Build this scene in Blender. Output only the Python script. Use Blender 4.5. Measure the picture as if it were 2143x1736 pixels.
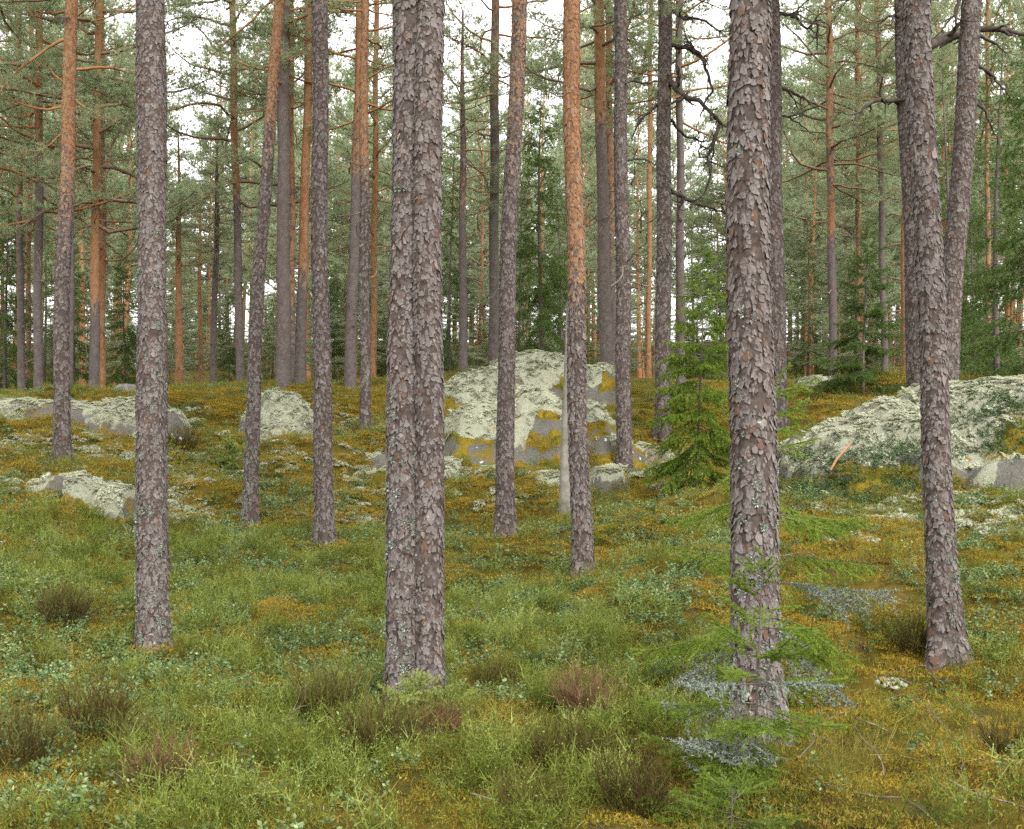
import bpy, math, random
import numpy as np
from mathutils import Vector, Matrix

# ------------------------------------------------------------------ camera, sky, sun, exposure
S = bpy.context.scene
for o in list(bpy.data.objects):
    bpy.data.objects.remove(o)
C = S.collection
F, CX, CY = 2400.0, 1071.5, 868.0          # focal length and centre, in units of a 2143-wide picture
cam_d = bpy.data.cameras.new('camera')
cam_d.sensor_fit = 'HORIZONTAL'; cam_d.sensor_width = 36.0; cam_d.lens = 36.0 * F / 2143.0
cam_d.clip_start = 0.05; cam_d.clip_end = 3000
cam = bpy.data.objects.new('camera', cam_d); C.objects.link(cam)
cam.rotation_euler = (math.radians(90), 0, 0)
S.camera = cam
SUN_EL, SUN_AZ = math.radians(42), math.radians(152)     # azimuth clockwise from +Y
W = bpy.data.worlds.new('World'); S.world = W; W.use_nodes = True
nt = W.node_tree; nt.nodes.clear()
wo = nt.nodes.new('ShaderNodeOutputWorld'); bg = nt.nodes.new('ShaderNodeBackground')
sky = nt.nodes.new('ShaderNodeTexSky'); sky.sky_type = 'NISHITA'; sky.sun_disc = False
sky.sun_elevation = SUN_EL; sky.sun_rotation = SUN_AZ; sky.air_density = 1.0; sky.dust_density = 4.0
hs = nt.nodes.new('ShaderNodeHueSaturation'); hs.inputs['Saturation'].default_value = 0.12
wm = nt.nodes.new('ShaderNodeMix'); wm.data_type = 'RGBA'; wm.inputs[0].default_value = 0.8
wm.inputs[7].default_value = (9.3, 9.2, 9.1, 1)           # the even white cloud deck
nt.links.new(sky.outputs[0], hs.inputs['Color']); nt.links.new(hs.outputs[0], wm.inputs[6])
nt.links.new(wm.outputs[2], bg.inputs[0]); nt.links.new(bg.outputs[0], wo.inputs[0])
bg.inputs[1].default_value = 0.11
sun_d = bpy.data.lights.new('sun', 'SUN'); sun_d.energy = 1.5; sun_d.angle = math.radians(25); sun_d.color = (1, .97, .92)
sun = bpy.data.objects.new('sun', sun_d); C.objects.link(sun)
sdir = Vector((math.sin(SUN_AZ) * math.cos(SUN_EL), math.cos(SUN_AZ) * math.cos(SUN_EL), math.sin(SUN_EL)))
sun.rotation_euler = (-sdir).to_track_quat('-Z', 'Y').to_euler()
S.view_settings.view_transform = 'Standard'; S.view_settings.look = 'None'
S.view_settings.exposure = 1.55; S.view_settings.gamma = 1.0; S.view_settings.use_curve_mapping = False
cy = S.cycles
cy.max_bounces = 6; cy.diffuse_bounces = 5; cy.glossy_bounces = 1; cy.transmission_bounces = 4
cy.caustics_reflective = False; cy.caustics_refractive = False
cy.use_denoising = False

# ------------------------------------------------------------------ helpers
def W3(px, py, d):                     # a point at depth d (metres) seen at px, py
    return np.array([(px - CX) / F * d, d, -(py - CY) / F * d])

def hsh(ix, iy, iz, seed):
    h = (ix.astype(np.int64) * 374761393 + iy.astype(np.int64) * 668265263 + iz.astype(np.int64) * 2147483647 + seed * 982451653) & 0xffffffff
    h = ((h ^ (h >> 13)) * 1274126177) & 0xffffffff
    h = ((h ^ (h >> 16)) * 2246822519) & 0xffffffff
    return ((h >> 7) & 0xffff) / 65535.0

def vn3(x, y, z, seed=0):
    x, y, z = np.broadcast_arrays(np.asarray(x, float), np.asarray(y, float), np.asarray(z, float))
    ix, iy, iz = np.floor(x), np.floor(y), np.floor(z)
    fx, fy, fz = x - ix, y - iy, z - iz
    fx, fy, fz = [f * f * (3 - 2 * f) for f in (fx, fy, fz)]
    r = 0
    for a in (0, 1):
        for b in (0, 1):
            for c in (0, 1):
                w = (fx if a else 1 - fx) * (fy if b else 1 - fy) * (fz if c else 1 - fz)
                r = r + w * hsh(ix + a, iy + b, iz + c, seed)
    return r

def fbm(x, y, z=0.0, seed=0, oct=4):
    s, a, t = 0, 1.0, 0
    for k in range(oct):
        s = s + a * vn3(np.asarray(x) * 2**k, np.asarray(y) * 2**k, np.asarray(z) * 2**k, seed + 17 * k); t += a; a *= .5
    return s / t

def sst(a, b, x):
    t = np.clip((x - a) / (b - a), 0, 1); return t * t * (3 - 2 * t)

def link(o, parent=None, coll=None):
    (coll or C).objects.link(o)
    if parent is not None: o.parent = parent
    return o

def mesh_np(name, V, faces, mats, attrs=None, smooth=True, fmat=None):
    """faces: int array (n,3) or (n,4), or list of such arrays"""
    if not isinstance(faces, list): faces = [faces]
    faces = [np.asarray(f, np.int32) for f in faces if len(f)]
    me = bpy.data.meshes.new(name)
    V = np.asarray(V, np.float32)
    me.vertices.add(len(V)); me.vertices.foreach_set('co', V.ravel())
    loops = np.concatenate([f.ravel() for f in faces]).astype(np.int32)
    tot = np.concatenate([np.full(len(f), f.shape[1], np.int32) for f in faces])
    st = np.concatenate([[0], np.cumsum(tot)[:-1]]).astype(np.int32)
    me.loops.add(len(loops)); me.loops.foreach_set('vertex_index', loops)
    me.polygons.add(len(tot)); me.polygons.foreach_set('loop_start', st)
    me.polygons.foreach_set('use_smooth', np.full(len(tot), smooth, bool))
    if not isinstance(mats, (list, tuple)): mats = [mats]
    for m in mats: me.materials.append(m)
    if fmat is not None: me.polygons.foreach_set('material_index', np.asarray(fmat, np.int32))
    for k, a in (attrs or {}).items():
        a = np.asarray(a, np.float32)
        at = me.attributes.new(k, 'FLOAT', 'POINT'); at.data.foreach_set('value', a)
    me.update(calc_edges=True); me.validate()
    return me

def ob(name, me, parent=None, coll=None):
    return link(bpy.data.objects.new(name, me), parent, coll)

def tag(o, label=None, cat=None, group=None, kind=None):
    if label: o['label'] = label
    if cat: o['category'] = cat
    if group: o['group'] = group
    if kind: o['kind'] = kind
    return o

def empty(name, loc=(0, 0, 0)):
    o = bpy.data.objects.new(name, None); o.location = loc; o.empty_display_size = .2
    return link(o)

class Bag:                              # gathers geometry for one mesh
    def __init__(s): s.v, s.f3, s.f4, s.a, s.n = [], [], [], {}, 0
    def add(s, V, F3=None, F4=None, **at):
        V = np.asarray(V, float)
        if F3 is not None and len(F3): s.f3.append(np.asarray(F3) + s.n)
        if F4 is not None and len(F4): s.f4.append(np.asarray(F4) + s.n)
        for k, x in at.items():
            s.a.setdefault(k, []).append(np.broadcast_to(np.asarray(x, float), (len(V),)))
        s.v.append(V); s.n += len(V)
    def mesh(s, name, mats, smooth=True):
        fs = []
        if s.f3: fs.append(np.concatenate(s.f3))
        if s.f4: fs.append(np.concatenate(s.f4))
        return mesh_np(name, np.concatenate(s.v), fs, mats, {k: np.concatenate(x) for k, x in s.a.items()}, smooth)

def norm(v):
    v = np.asarray(v, float); return v / (np.linalg.norm(v, axis=-1, keepdims=True) + 1e-9)

def tube(bag, P, R, k=5, **at):
    P = np.asarray(P, float); R = np.asarray(R, float); n = len(P)
    T = norm(np.gradient(P, axis=0))
    up = np.array([0, 0, 1.0]) if abs(T[0][2]) < .9 else np.array([1.0, 0, 0])
    A = norm(np.cross(T, up)); B = np.cross(T, A)
    th = np.arange(k) / k * 2 * math.pi
    V = P[:, None] + R[:, None, None] * (np.cos(th)[None, :, None] * A[:, None] + np.sin(th)[None, :, None] * B[:, None])
    i = np.arange(n - 1)[:, None] * k; j = np.arange(k)[None]; j2 = (j + 1) % k
    Fq = np.stack([i + j, i + j2, i + k + j2, i + k + j], -1).reshape(-1, 4)
    bag.add(V.reshape(-1, 3), None, Fq, **at)

def blades(bag, P, D, L, Wd, rng, **at):
    """one thin triangle per row: base P, direction D, length L, width Wd"""
    n = len(P); D = norm(D)
    s = norm(np.cross(D, rng.normal(size=(n, 3)))) * (np.asarray(Wd) * .5).reshape(-1, 1)
    L = np.asarray(L).reshape(-1, 1)
    V = np.stack([P - s, P + s, P + D * L], 1).reshape(-1, 3)
    bag.add(V, np.arange(3 * n).reshape(n, 3), None, **{k: np.repeat(np.broadcast_to(x, (n,)), 3) for k, x in at.items()})

def grow(rng, p, d, L, n, wob, lift=0.0):
    P = [np.array(p, float)]; d = norm(d)
    for i in range(n):
        d = norm(d + rng.normal(size=3) * wob + np.array([0, 0, lift]))
        P.append(P[-1] + d * L / n)
    return np.array(P)

# ------------------------------------------------------------------ materials
class NT:
    def __init__(s, name):
        s.m = bpy.data.materials.new(name); s.m.use_nodes = True; s.t = s.m.node_tree; s.t.nodes.clear()
        s.out = s.n('ShaderNodeOutputMaterial')
    def n(s, typ, **kw):
        x = s.t.nodes.new(typ)
        for k, v in kw.items(): setattr(x, k, v)
        return x
    def l(s, a, b): s.t.links.new(a, b)
    def inp(s, sock, v):
        if hasattr(v, 'is_output'): s.l(v, sock)
        elif isinstance(v, (tuple, list)): sock.default_value = tuple(v) + ((1,) if len(v) == 3 and len(sock.default_value) == 4 else ())
        else: sock.default_value = v
    def noise(s, scale, vec=None, detail=3, rough=.55, dist=0):
        x = s.n('ShaderNodeTexNoise'); x.inputs['Scale'].default_value = scale; x.inputs['Detail'].default_value = detail
        x.inputs['Roughness'].default_value = rough; x.inputs['Distortion'].default_value = dist
        if vec is not None: s.l(vec, x.inputs['Vector'])
        return x.outputs[0]
    def ramp(s, v, stops, interp='LINEAR'):
        r = s.n('ShaderNodeValToRGB'); r.color_ramp.interpolation = interp; e = r.color_ramp.elements
        while len(e) < len(stops): e.new(.5)
        for q, (p, c) in zip(e, stops):
            q.position = p; q.color = tuple(c) + (1,) if not isinstance(c, (int, float)) else (c, c, c, 1)
        s.inp(r.inputs[0], v); return r.outputs[0]
    def mix(s, f, a, b, mode='MIX'):
        x = s.n('ShaderNodeMix'); x.data_type = 'RGBA'; x.blend_type = mode
        s.inp(x.inputs[0], f); s.inp(x.inputs[6], a); s.inp(x.inputs[7], b); return x.outputs[2]
    def math(s, op, a, b=0.0, c=0.0):
        x = s.n('ShaderNodeMath', operation=op); s.inp(x.inputs[0], a); s.inp(x.inputs[1], b); s.inp(x.inputs[2], c); return x.outputs[0]
    def step(s, v, a, b): 
        x = s.n('ShaderNodeMapRange'); x.interpolation_type = 'SMOOTHSTEP'; s.inp(x.inputs[0], v); x.inputs[1].default_value = a; x.inputs[2].default_value = b
        return x.outputs[0]
    def attr(s, name): return s.n('ShaderNodeAttribute', attribute_name=name).outputs['Fac']
    def pos(s): return s.n('ShaderNodeNewGeometry').outputs['Position']
    def obj(s): return s.n('ShaderNodeTexCoord').outputs['Object']
    def rnd(s): return s.n('ShaderNodeObjectInfo').outputs['Random']
    def scalev(s, v, k):
        x = s.n('ShaderNodeMapping'); s.l(v, x.inputs['Vector']); x.inputs['Scale'].default_value = k; return x.outputs[0]
    def bump(s, h, strength, dist):
        b = s.n('ShaderNodeBump'); b.inputs['Strength'].default_value = strength; b.inputs['Distance'].default_value = dist; s.l(h, b.inputs['Height']); return b.outputs[0]
    def solid(s, col, rough=.85, nrm=None, spec=.2):
        b = s.n('ShaderNodeBsdfPrincipled'); s.inp(b.inputs['Base Color'], col); b.inputs['Roughness'].default_value = rough
        b.inputs['Specular IOR Level'].default_value = spec
        if nrm is not None: s.l(nrm, b.inputs['Normal'])
        s.l(b.outputs[0], s.out.inputs[0]); return s.m
    def leaf(s, col, trans=.35, tcol=None, gloss=0.0):
        d = s.n('ShaderNodeBsdfDiffuse'); t = s.n('ShaderNodeBsdfTranslucent'); x = s.n('ShaderNodeMixShader')
        s.inp(d.inputs[0], col); s.inp(t.inputs[0], tcol if tcol is not None else col); x.inputs[0].default_value = trans
        s.l(d.outputs[0], x.inputs[1]); s.l(t.outputs[0], x.inputs[2]); o = x.outputs[0]
        if gloss:
            g = s.n('ShaderNodeBsdfGlossy'); g.inputs['Roughness'].default_value = .45; g.inputs['Color'].default_value = (.8, .8, .75, 1)
            y = s.n('ShaderNodeMixShader'); y.inputs[0].default_value = gloss; s.l(o, y.inputs[1]); s.l(g.outputs[0], y.inputs[2]); o = y.outputs[0]
        s.l(o, s.out.inputs[0]); return s.m

def bark_mat():
    s = NT('pine_bark'); p = s.obj()
    h, pid, og, lc, ed = s.attr('plate'), s.attr('pid'), s.attr('orange'), s.attr('lichen'), s.attr('edge')
    fine = s.noise(60, p, 4, .7)
    grey = s.ramp(pid, [(0, (.06, .044, .036)), (.25, (.088, .069, .060)), (.6, (.118, .098, .089)), (.9, (.148, .129, .121)), (1, (.21, .192, .184))])
    grey = s.mix(.38, grey, s.ramp(fine, [(.28, (.04, .032, .029)), (.5, (.11, .094, .089)), (.72, (.25, .23, .222))]))
    grey = s.mix(s.math('MULTIPLY', ed, .35), grey, (.27, .25, .24))
    grey = s.mix(s.step(s.math('FRACT', s.math('MULTIPLY', pid, 37.0)), .92, .95), grey, (.105, .062, .044))       # rust-coloured fresh flakes
    crev = s.mix(fine, (.018, .013, .011), (.07, .042, .03))
    grey = s.mix(s.attr('under'), grey, s.mix(fine, (.026, .019, .016), (.095, .071, .06)))      # inner bark between the scales
    col = s.mix(s.step(h, .18, .62), crev, grey)
    orc = s.ramp(s.math('ADD', s.math('MULTIPLY', pid, .5), s.math('MULTIPLY', fine, .5)), [(.1, (.09, .042, .022)), (.35, (.195, .092, .043)), (.55, (.26, .135, .066)), (.75, (.23, .165, .12)), (1, (.25, .215, .19))])
    orc = s.mix(s.step(h, .0, .35), (.15, .068, .034), orc)
    col = s.mix(s.step(s.math('ADD', og, s.math('MULTIPLY', s.math('SUBTRACT', pid, .5), .9)), .35, .65), col, orc)
    ln = s.noise(26, p, 4, .65)
    lf = s.step(s.math('ADD', ln, s.math('MULTIPLY', lc, .13)), .70, .76)
    col = s.mix(lf, col, (.30, .33, .27))
    return s.solid(col, .9, s.bump(s.math('ADD', s.noise(130, p, 3, .7), s.math('MULTIPLY', fine, 1.2)), .6, .005), .15)

def simple(name, stops, scale=20, rough=.85, space='obj', bump=0.0):
    s = NT(name); v = s.obj() if space == 'obj' else s.pos()
    n = s.noise(scale, v, 4, .6)
    return s.solid(s.ramp(n, stops), rough, s.bump(n, bump, .01) if bump else None, .15)

def needle_mat(name, dark, mid, light, trans, big=.5, attr=True):
    s = NT(name)
    v = s.math('ADD', s.math('MULTIPLY', s.attr('rnd'), .5), s.math('MULTIPLY', s.noise(big, s.pos(), 2), .5))
    v = s.math('ADD', v, s.math('MULTIPLY', s.math('SUBTRACT', s.rnd(), .5), .25))
    c = s.ramp(v, [(.15, dark), (.5, mid), (.85, light)])
    return s.leaf(c, trans)

M = {}
M['bark'] = bark_mat()
M['limb'] = simple('pine_limb_bark', [(.2, (.10, .065, .045)), (.5, (.19, .125, .085)), (.8, (.30, .21, .15))], 9, space='pos')
M['limb_orange'] = simple('pine_limb_orange_bark', [(.2, (.19, .095, .045)), (.55, (.34, .165, .075)), (.85, (.42, .24, .13))], 5, space='pos')
M['dead'] = simple('dead_branch_bark', [(.25, (.075, .06, .05)), (.5, (.15, .125, .10)), (.75, (.30, .29, .24))], 6, space='pos')
M['limb_dark'] = simple('dark_limb_bark', [(.25, (.03, .023, .019)), (.5, (.06, .048, .04)), (.8, (.14, .125, .105))], 7, space='pos')
M['pine'] = needle_mat('pine_needles', (.18, .23, .125), (.31, .375, .215), (.44, .50, .31), .5)
M['spruce'] = needle_mat('spruce_needles', (.05, .085, .024), (.095, .145, .042), (.165, .23, .07), .4, 1.2)
M['spruce_young'] = needle_mat('young_spruce_needles', (.075, .12, .022), (.15, .215, .034), (.27, .35, .06), .4, 3.0)
M['seedling'] = needle_mat('seedling_needles', (.16, .20, .05), (.26, .31, .085), (.38, .42, .13), .4, 3.0)
M['spruce_bark'] = simple('spruce_bark', [(.3, (.06, .05, .045)), (.6, (.14, .115, .10)), (.8, (.26, .24, .21))], 30)
M['snag'] = simple('weathered_wood', [(.3, (.12, .105, .08)), (.55, (.215, .20, .17)), (.75, (.29, .28, .255))], 6, .9, 'obj', .5)

# ------------------------------------------------------------------ the ground
CTRL = [(1585,1572,6.3),(870,1490,7.2),(1980,1395,8.3),(320,1368,9.0),(335,1215,12.5),(1222,1218,12.5),(680,1148,14.3),(1057,1128,15.0),
        (525,1115,15.5),(1183,1095,16.0),(1308,1003,19.0),(130,978,17.0),(1460,1003,17.0),(1387,928,21.0),(1625,925,19.5),(764,920,22.0),
        (1900,1095,12.0),(1700,1075,12.6),(2143,1060,12.0),(2143,1250,9.2),(1750,1250,9.5),(2143,1600,5.8),(1071,1736,4.75),(100,1736,4.8),(2050,1736,4.75),
        (0,1500,7.0),(0,1200,10.5),(0,1040,14.0),(210,1065,15.0),(400,1000,18.0),(400,900,21.0),(0,880,19.5),(200,880,19.5),(100,842,22.5),(290,842,22.5),(450,842,23.0),
        (80,832,26),(197,832,26),(593,815,25),(627,815,26),(732,815,26),(969,790,27),(1270,830,24),(900,905,21.5),(900,1000,18.0),(850,840,24),(600,930,19.5),
        (1743,800,33),(1500,830,25),(1900,835,20),(2100,850,19),(1150,860,22),(1150,1000,18.2),(1400,1060,14.5),(1500,1150,11.5),(1380,1000,17.5)]
cp = np.array([W3(*c) for c in CTRL])
extra = []
for x in (-16, -8, 0, 8, 16): extra += [(x, -2.0, -1.72), (x, 2.0, -1.72)]
for x in (-26, -13, 0, 13, 26): extra += [(x, 42, .75)]
for y, zl, zr in ((5, -1.7, -1.75), (10, -1.55, -1.3), (15, -.7, -.3), (20, .1, .35), (28, .5, .7)): extra += [(-17, y, zl), (17, y, zr)]
cp = np.vstack([cp, np.array(extra)])
def _u(r2): return np.where(r2 > 1e-9, r2 * np.log(r2 + 1e-12) * .5, 0)
def _fit():
    n = len(cp); d2 = ((cp[:, None, :2] - cp[None, :, :2]) ** 2).sum(-1)
    A = np.zeros((n + 3, n + 3)); A[:n, :n] = _u(d2) + np.eye(n) * .04; A[:n, n] = 1; A[:n, n+1:] = cp[:, :2]; A[n:, :n] = A[:n, n:].T
    return np.linalg.solve(A, np.concatenate([cp[:, 2], [0, 0, 0]]))
_w = _fit()
def ground_smooth(x, y):
    x = np.atleast_1d(np.asarray(x, float)); y = np.atleast_1d(np.asarray(y, float)); n = len(cp)
    xc, yc = np.clip(x, -18, 18), np.clip(y, -3, 44)
    out = np.zeros(x.shape); xf, yf, of = xc.ravel(), yc.ravel(), np.zeros(x.size)
    for i in range(0, x.size, 20000):
        s = slice(i, i + 20000)
        d2 = (xf[s, None] - cp[None, :, 0]) ** 2 + (yf[s, None] - cp[None, :, 1]) ** 2
        of[s] = _u(d2) @ _w[:n] + _w[n] + xf[s] * _w[n+1] + yf[s] * _w[n+2]
    out = of.reshape(x.shape)
    far = np.maximum(np.abs(x) - 18, 0) + np.maximum(y - 44, 0) + np.maximum(-3 - y, 0)
    return out * np.exp(-far / 30) + .75 * (1 - np.exp(-far / 30)) + np.where(y > 44, 10.0 * (1 - np.exp(-np.maximum(y - 44, 0) / 70)), 0)
def ground_z(x, y):
    x = np.atleast_1d(np.asarray(x, float)); y = np.atleast_1d(np.asarray(y, float))
    hum = (fbm(x * .9, y * .9, 0, 5, 3) - .5) * .30 + (fbm(x * 3.2, y * 3.2, 0, 9, 3) - .5) * .15
    bank = sst(14.5, 16.5, y) * (1 - sst(22.0, 24.5, y))
    led = (fbm(x * .55, y * .75, 3, 15, 3) - .5) * .85 + (fbm(x * 1.7, y * 1.7, 6, 19, 3) - .5) * .42
    hum = hum + bank * led
    m = np.zeros(x.shape)
    for fx, fy, _z in cp[:16]: m = np.maximum(m, np.exp(-(((x - fx) ** 2 + (y - fy) ** 2) / .42 ** 2)))
    return ground_smooth(x, y) + hum * (1 - m) + .05 * m
def gz(x, y): return float(ground_z([x], [y])[0])
def on_ground(px, py, d0=4.0, d1=40.0):        # where the line of sight through px, py meets the ground
    d = np.linspace(d0, d1, 900); p = np.stack([(px - CX) / F * d, d, -(py - CY) / F * d], -1)
    hit = np.nonzero(p[:, 2] <= ground_z(p[:, 0], p[:, 1]))[0]
    return p[hit[0]] if len(hit) else p[-1]

def nonuni(lo, hi, step, far, g=1.16):
    a = list(np.arange(lo, hi + 1e-6, step)); s = step
    while a[-1] < far: s *= g; a.append(a[-1] + s)
    s = step; b = []; v = lo
    while v > -far: s *= g; v -= s; b.append(v)
    return np.array(b[::-1] + a)
gx = nonuni(-10, 10, .08, 500); gy = nonuni(3.5, 27, .08, 500)
X, Y = np.meshgrid(gx, gy); Z = ground_z(X, Y)
ny, nx = X.shape
i = np.arange(ny - 1)[:, None] * nx + np.arange(nx - 1)[None]
quad = np.stack([i, i + 1, i + nx + 1, i + nx], -1).reshape(-1, 4)

def moss_colours(s, p):
    """yellow, orange and green feather moss, brown litter: patches with shapes of their own"""
    a = s.noise(.55, p, 4, .6, .6); b = s.noise(2.6, p, 4, .65, .4); c = s.noise(26, p, 4, .7)
    green = s.mix(b, (.075, .09, .014), (.20, .20, .028))
    gold = s.mix(b, (.19, .135, .018), (.42, .325, .045))
    xyz = s.n('ShaderNodeSeparateXYZ'); s.l(p, xyz.inputs[0])           # gold moss favours the bank and the open rise on the right
    bank = s.math('MULTIPLY', s.step(xyz.outputs[1], 14.0, 17.0), .055)
    rise = s.math('MULTIPLY', s.math('MULTIPLY', s.step(xyz.outputs[0], .9, 2.2), s.math('SUBTRACT', 1.0, s.step(xyz.outputs[1], 8.0, 13.0))), .13)
    col = s.mix(s.step(s.math('ADD', s.math('ADD', s.math('MULTIPLY', a, .6), s.math('MULTIPLY', b, .4)), s.math('ADD', bank, rise)), .46, .60), green, gold)
    col = s.mix(s.step(s.noise(1.7, p, 5, .7, 1.2), .56, .68), col, (.13, .075, .04))
    col = s.mix(s.step(s.noise(5.0, p, 3, .6, .8), .54, .66), col, s.mix(c, (.05, .06, .012), (.16, .165, .03)))
    return s.mix(.5, col, s.mix(c, (.04, .03, .008), (.44, .36, .09)), 'OVERLAY')
s = NT('forest_floor'); p = s.pos(); col = s.mix(.55, moss_colours(s, p), (.035, .028, .012))
M['floor'] = s.solid(col, .95, s.bump(s.math('ADD', s.noise(30, p, 5, .7), s.noise(9, p, 4, .6)), 1.0, .05), .08)
s = NT('moss_tuft'); p = s.pos()
M['moss'] = s.leaf(s.mix(s.math('MULTIPLY', s.attr('rnd'), .6), moss_colours(s, p), (.44, .32, .075)), .3)
tag(ob('ground', mesh_np('ground', np.stack([X, Y, Z], -1).reshape(-1, 3), quad, M['floor'])), 'mossy rolling forest floor in gold and green', None, None, 'structure')

# ------------------------------------------------------------------ rock outcrops under lichen
s = NT('outcrop_rock'); p = s.pos(); lic = s.attr('lichen')
n1, n2, n3 = s.noise(3.5, p, 5, .65), s.noise(28, p, 4, .7), s.noise(1.6, p, 4, .6, .8)
rock = s.mix(n2, (.07, .066, .055), (.22, .208, .18))
rock = s.mix(s.step(n1, .55, .66), rock, (.17, .14, .10))
rock = s.mix(s.step(n3, .52, .62), rock, (.20, .145, .03))                 # yellow moss on the stone
rock = s.mix(s.step(s.noise(4.2, p, 3, .6, .5), .66, .70), rock, (.60, .60, .57))   # white crust lichen
lich = s.mix(n2, (.20, .205, .14), (.44, .45, .34))
gold = s.mix(n2, (.14, .075, .02), (.34, .20, .055))
lich = s.mix(s.step(n1, .60, .70), lich, gold)
rcol = s.mix(s.step(s.math('ADD', lic, s.math('MULTIPLY', s.math('SUBTRACT', n2, .5), .3)), .42, .58), rock, lich)
rcol = s.mix(s.step(s.math('ADD', s.attr('moss'), s.math('MULTIPLY', s.math('SUBTRACT', n2, .5), .3)), .42, .58), rcol, moss_colours(s, p))
M['rock'] = s.solid(rcol, .95,
                    s.bump(s.math('ADD', s.noise(40, p, 5, .75), s.math('MULTIPLY', n1, 2.0)), 1.0, .04), .1)
s = NT('reindeer_lichen'); p = s.pos()
v = s.math('ADD', s.math('MULTIPLY', s.attr('rnd'), .55), s.math('MULTIPLY', s.noise(5, p, 3), .45))
M['lichen'] = s.leaf(s.ramp(v, [(.1, (.14, .14, .085)), (.4, (.30, .31, .21)), (.7, (.42, .43, .32)), (.95, (.50, .505, .41))]), .2)

OUT, OUT_ALL, OUT_MOSS = [], [], []
def outcrop(label, lobes, res, seed, bare=0.0, pad=.6, mo=1.0, ter=.8):
    """lobes: (px, top py, depth, half width px, front radius m, back radius m, drop m, power)"""
    L = []
    for px, py, d, hw, rf, rb, drop, pw in lobes:
        c = W3(px, py, d); L.append((c[0], c[1], c[2], hw / F * d, rf, rb, drop, pw))
    x0 = min(l[0] - l[3] for l in L) - pad; x1 = max(l[0] + l[3] for l in L) + pad
    y0 = min(l[1] - l[4] for l in L) - pad; y1 = max(l[1] + l[5] for l in L) + pad
    gx, gy = np.arange(x0, x1, res), np.arange(y0, y1, res); X, Y = np.meshgrid(gx, gy)
    wx = X + (fbm(X * 1.3, Y * 1.3, 0, seed, 3) - .5) * .55; wy = Y + (fbm(X * 1.3, Y * 1.3, 5, seed + 3, 3) - .5) * .55
    Z = np.full(X.shape, -99.0); ract = np.zeros(X.shape)
    for cx, cy_, zt, rx, rf, rb, drop, pw in L:
        dy = wy - cy_; r = np.sqrt(((wx - cx) / rx) ** 2 + np.where(dy < 0, dy / rf, dy / rb) ** 2)
        zz = zt - drop * r ** pw; ract = np.where(zz > Z, np.where(dy < 0, r, r * .6), ract); Z = np.maximum(Z, zz)
    mossy = mo * sst(.66, .86, ract + (fbm(X * 1.5, Y * 1.5, 7, seed + 51, 4) - .5) * .9)
    tw_ = Z + (fbm(X * .7, Y * .7, 4, seed + 61, 3) - .5) * .5; Z = Z - ter * .42 / 6.283 * np.sin(6.283 * tw_ / .42) + (fbm(X * 1.1, Y * 1.1, 8, seed + 63, 3) - .5) * .28 * ter
    crack = np.abs(fbm(X * .8, Y * .8, 2, seed + 7, 3) - .5)
    Z = Z - .10 * np.exp(-(crack / .012) ** 2) + (fbm(X * 2.2, Y * 2.2, 0, seed + 9, 4) - .5) * .16 + (fbm(X * 9, Y * 9, 0, seed + 11, 3) - .5) * .05
    G = ground_z(X, Y)
    keep = Z > G - .12
    gy_, gx_ = np.gradient(Z, res); nz = 1 / np.sqrt(1 + gx_ ** 2 + gy_ ** 2)
    lichen = sst(.24, .40, nz) * (1 - bare * sst(.50, .60, fbm(X * .9, Y * .9, 3, seed + 21, 4)))
    lichen = np.clip(lichen * (1 - mossy) - .6 * sst(.60, .70, fbm(X * 1.6, Y * 1.6, 9, seed + 31, 4)) * (bare > 0), 0, 1)
    ny, nx = X.shape
    i = np.arange(ny - 1)[:, None] * nx + np.arange(nx - 1)[None]
    k = keep[:-1, :-1] | keep[1:, :-1] | keep[:-1, 1:] | keep[1:, 1:]
    q = np.stack([i, i + 1, i + nx + 1, i + nx], -1)[k]
    used, inv = np.unique(q, return_inverse=True)
    V = np.stack([X, Y, Z], -1).reshape(-1, 3)[used]
    cen = np.array([L[0][0], L[0][1], float(G.mean())])
    root = empty('rock_outcrop', cen); tag(root, label, 'rock', 'lichen covered rock outcrops')
    ob('rock', mesh_np('outcrop_rock', V - cen, inv.reshape(q.shape), M['rock'], {'lichen': lichen.ravel()[used], 'moss': (mossy * sst(.36, .5, nz)).ravel()[used]}), root)
    ok = (lichen * keep * (Z > G)) > .45
    N = np.stack([-gx_, -gy_, np.ones_like(gx_)], -1)[ok]
    mk = (mossy * sst(.36, .55, nz) > .5) & keep & (Z > G); OUT_MOSS.append(np.stack([X, Y, Z], -1)[mk])
    OUT_ALL.append(np.stack([X, Y, Z], -1)[keep & (Z > G)])
    OUT.append((root, np.stack([X, Y, Z], -1)[ok], norm(N), fbm(X * 1.1, Y * 1.1, 0, seed + 41, 3)[ok], res))
    return root

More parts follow.
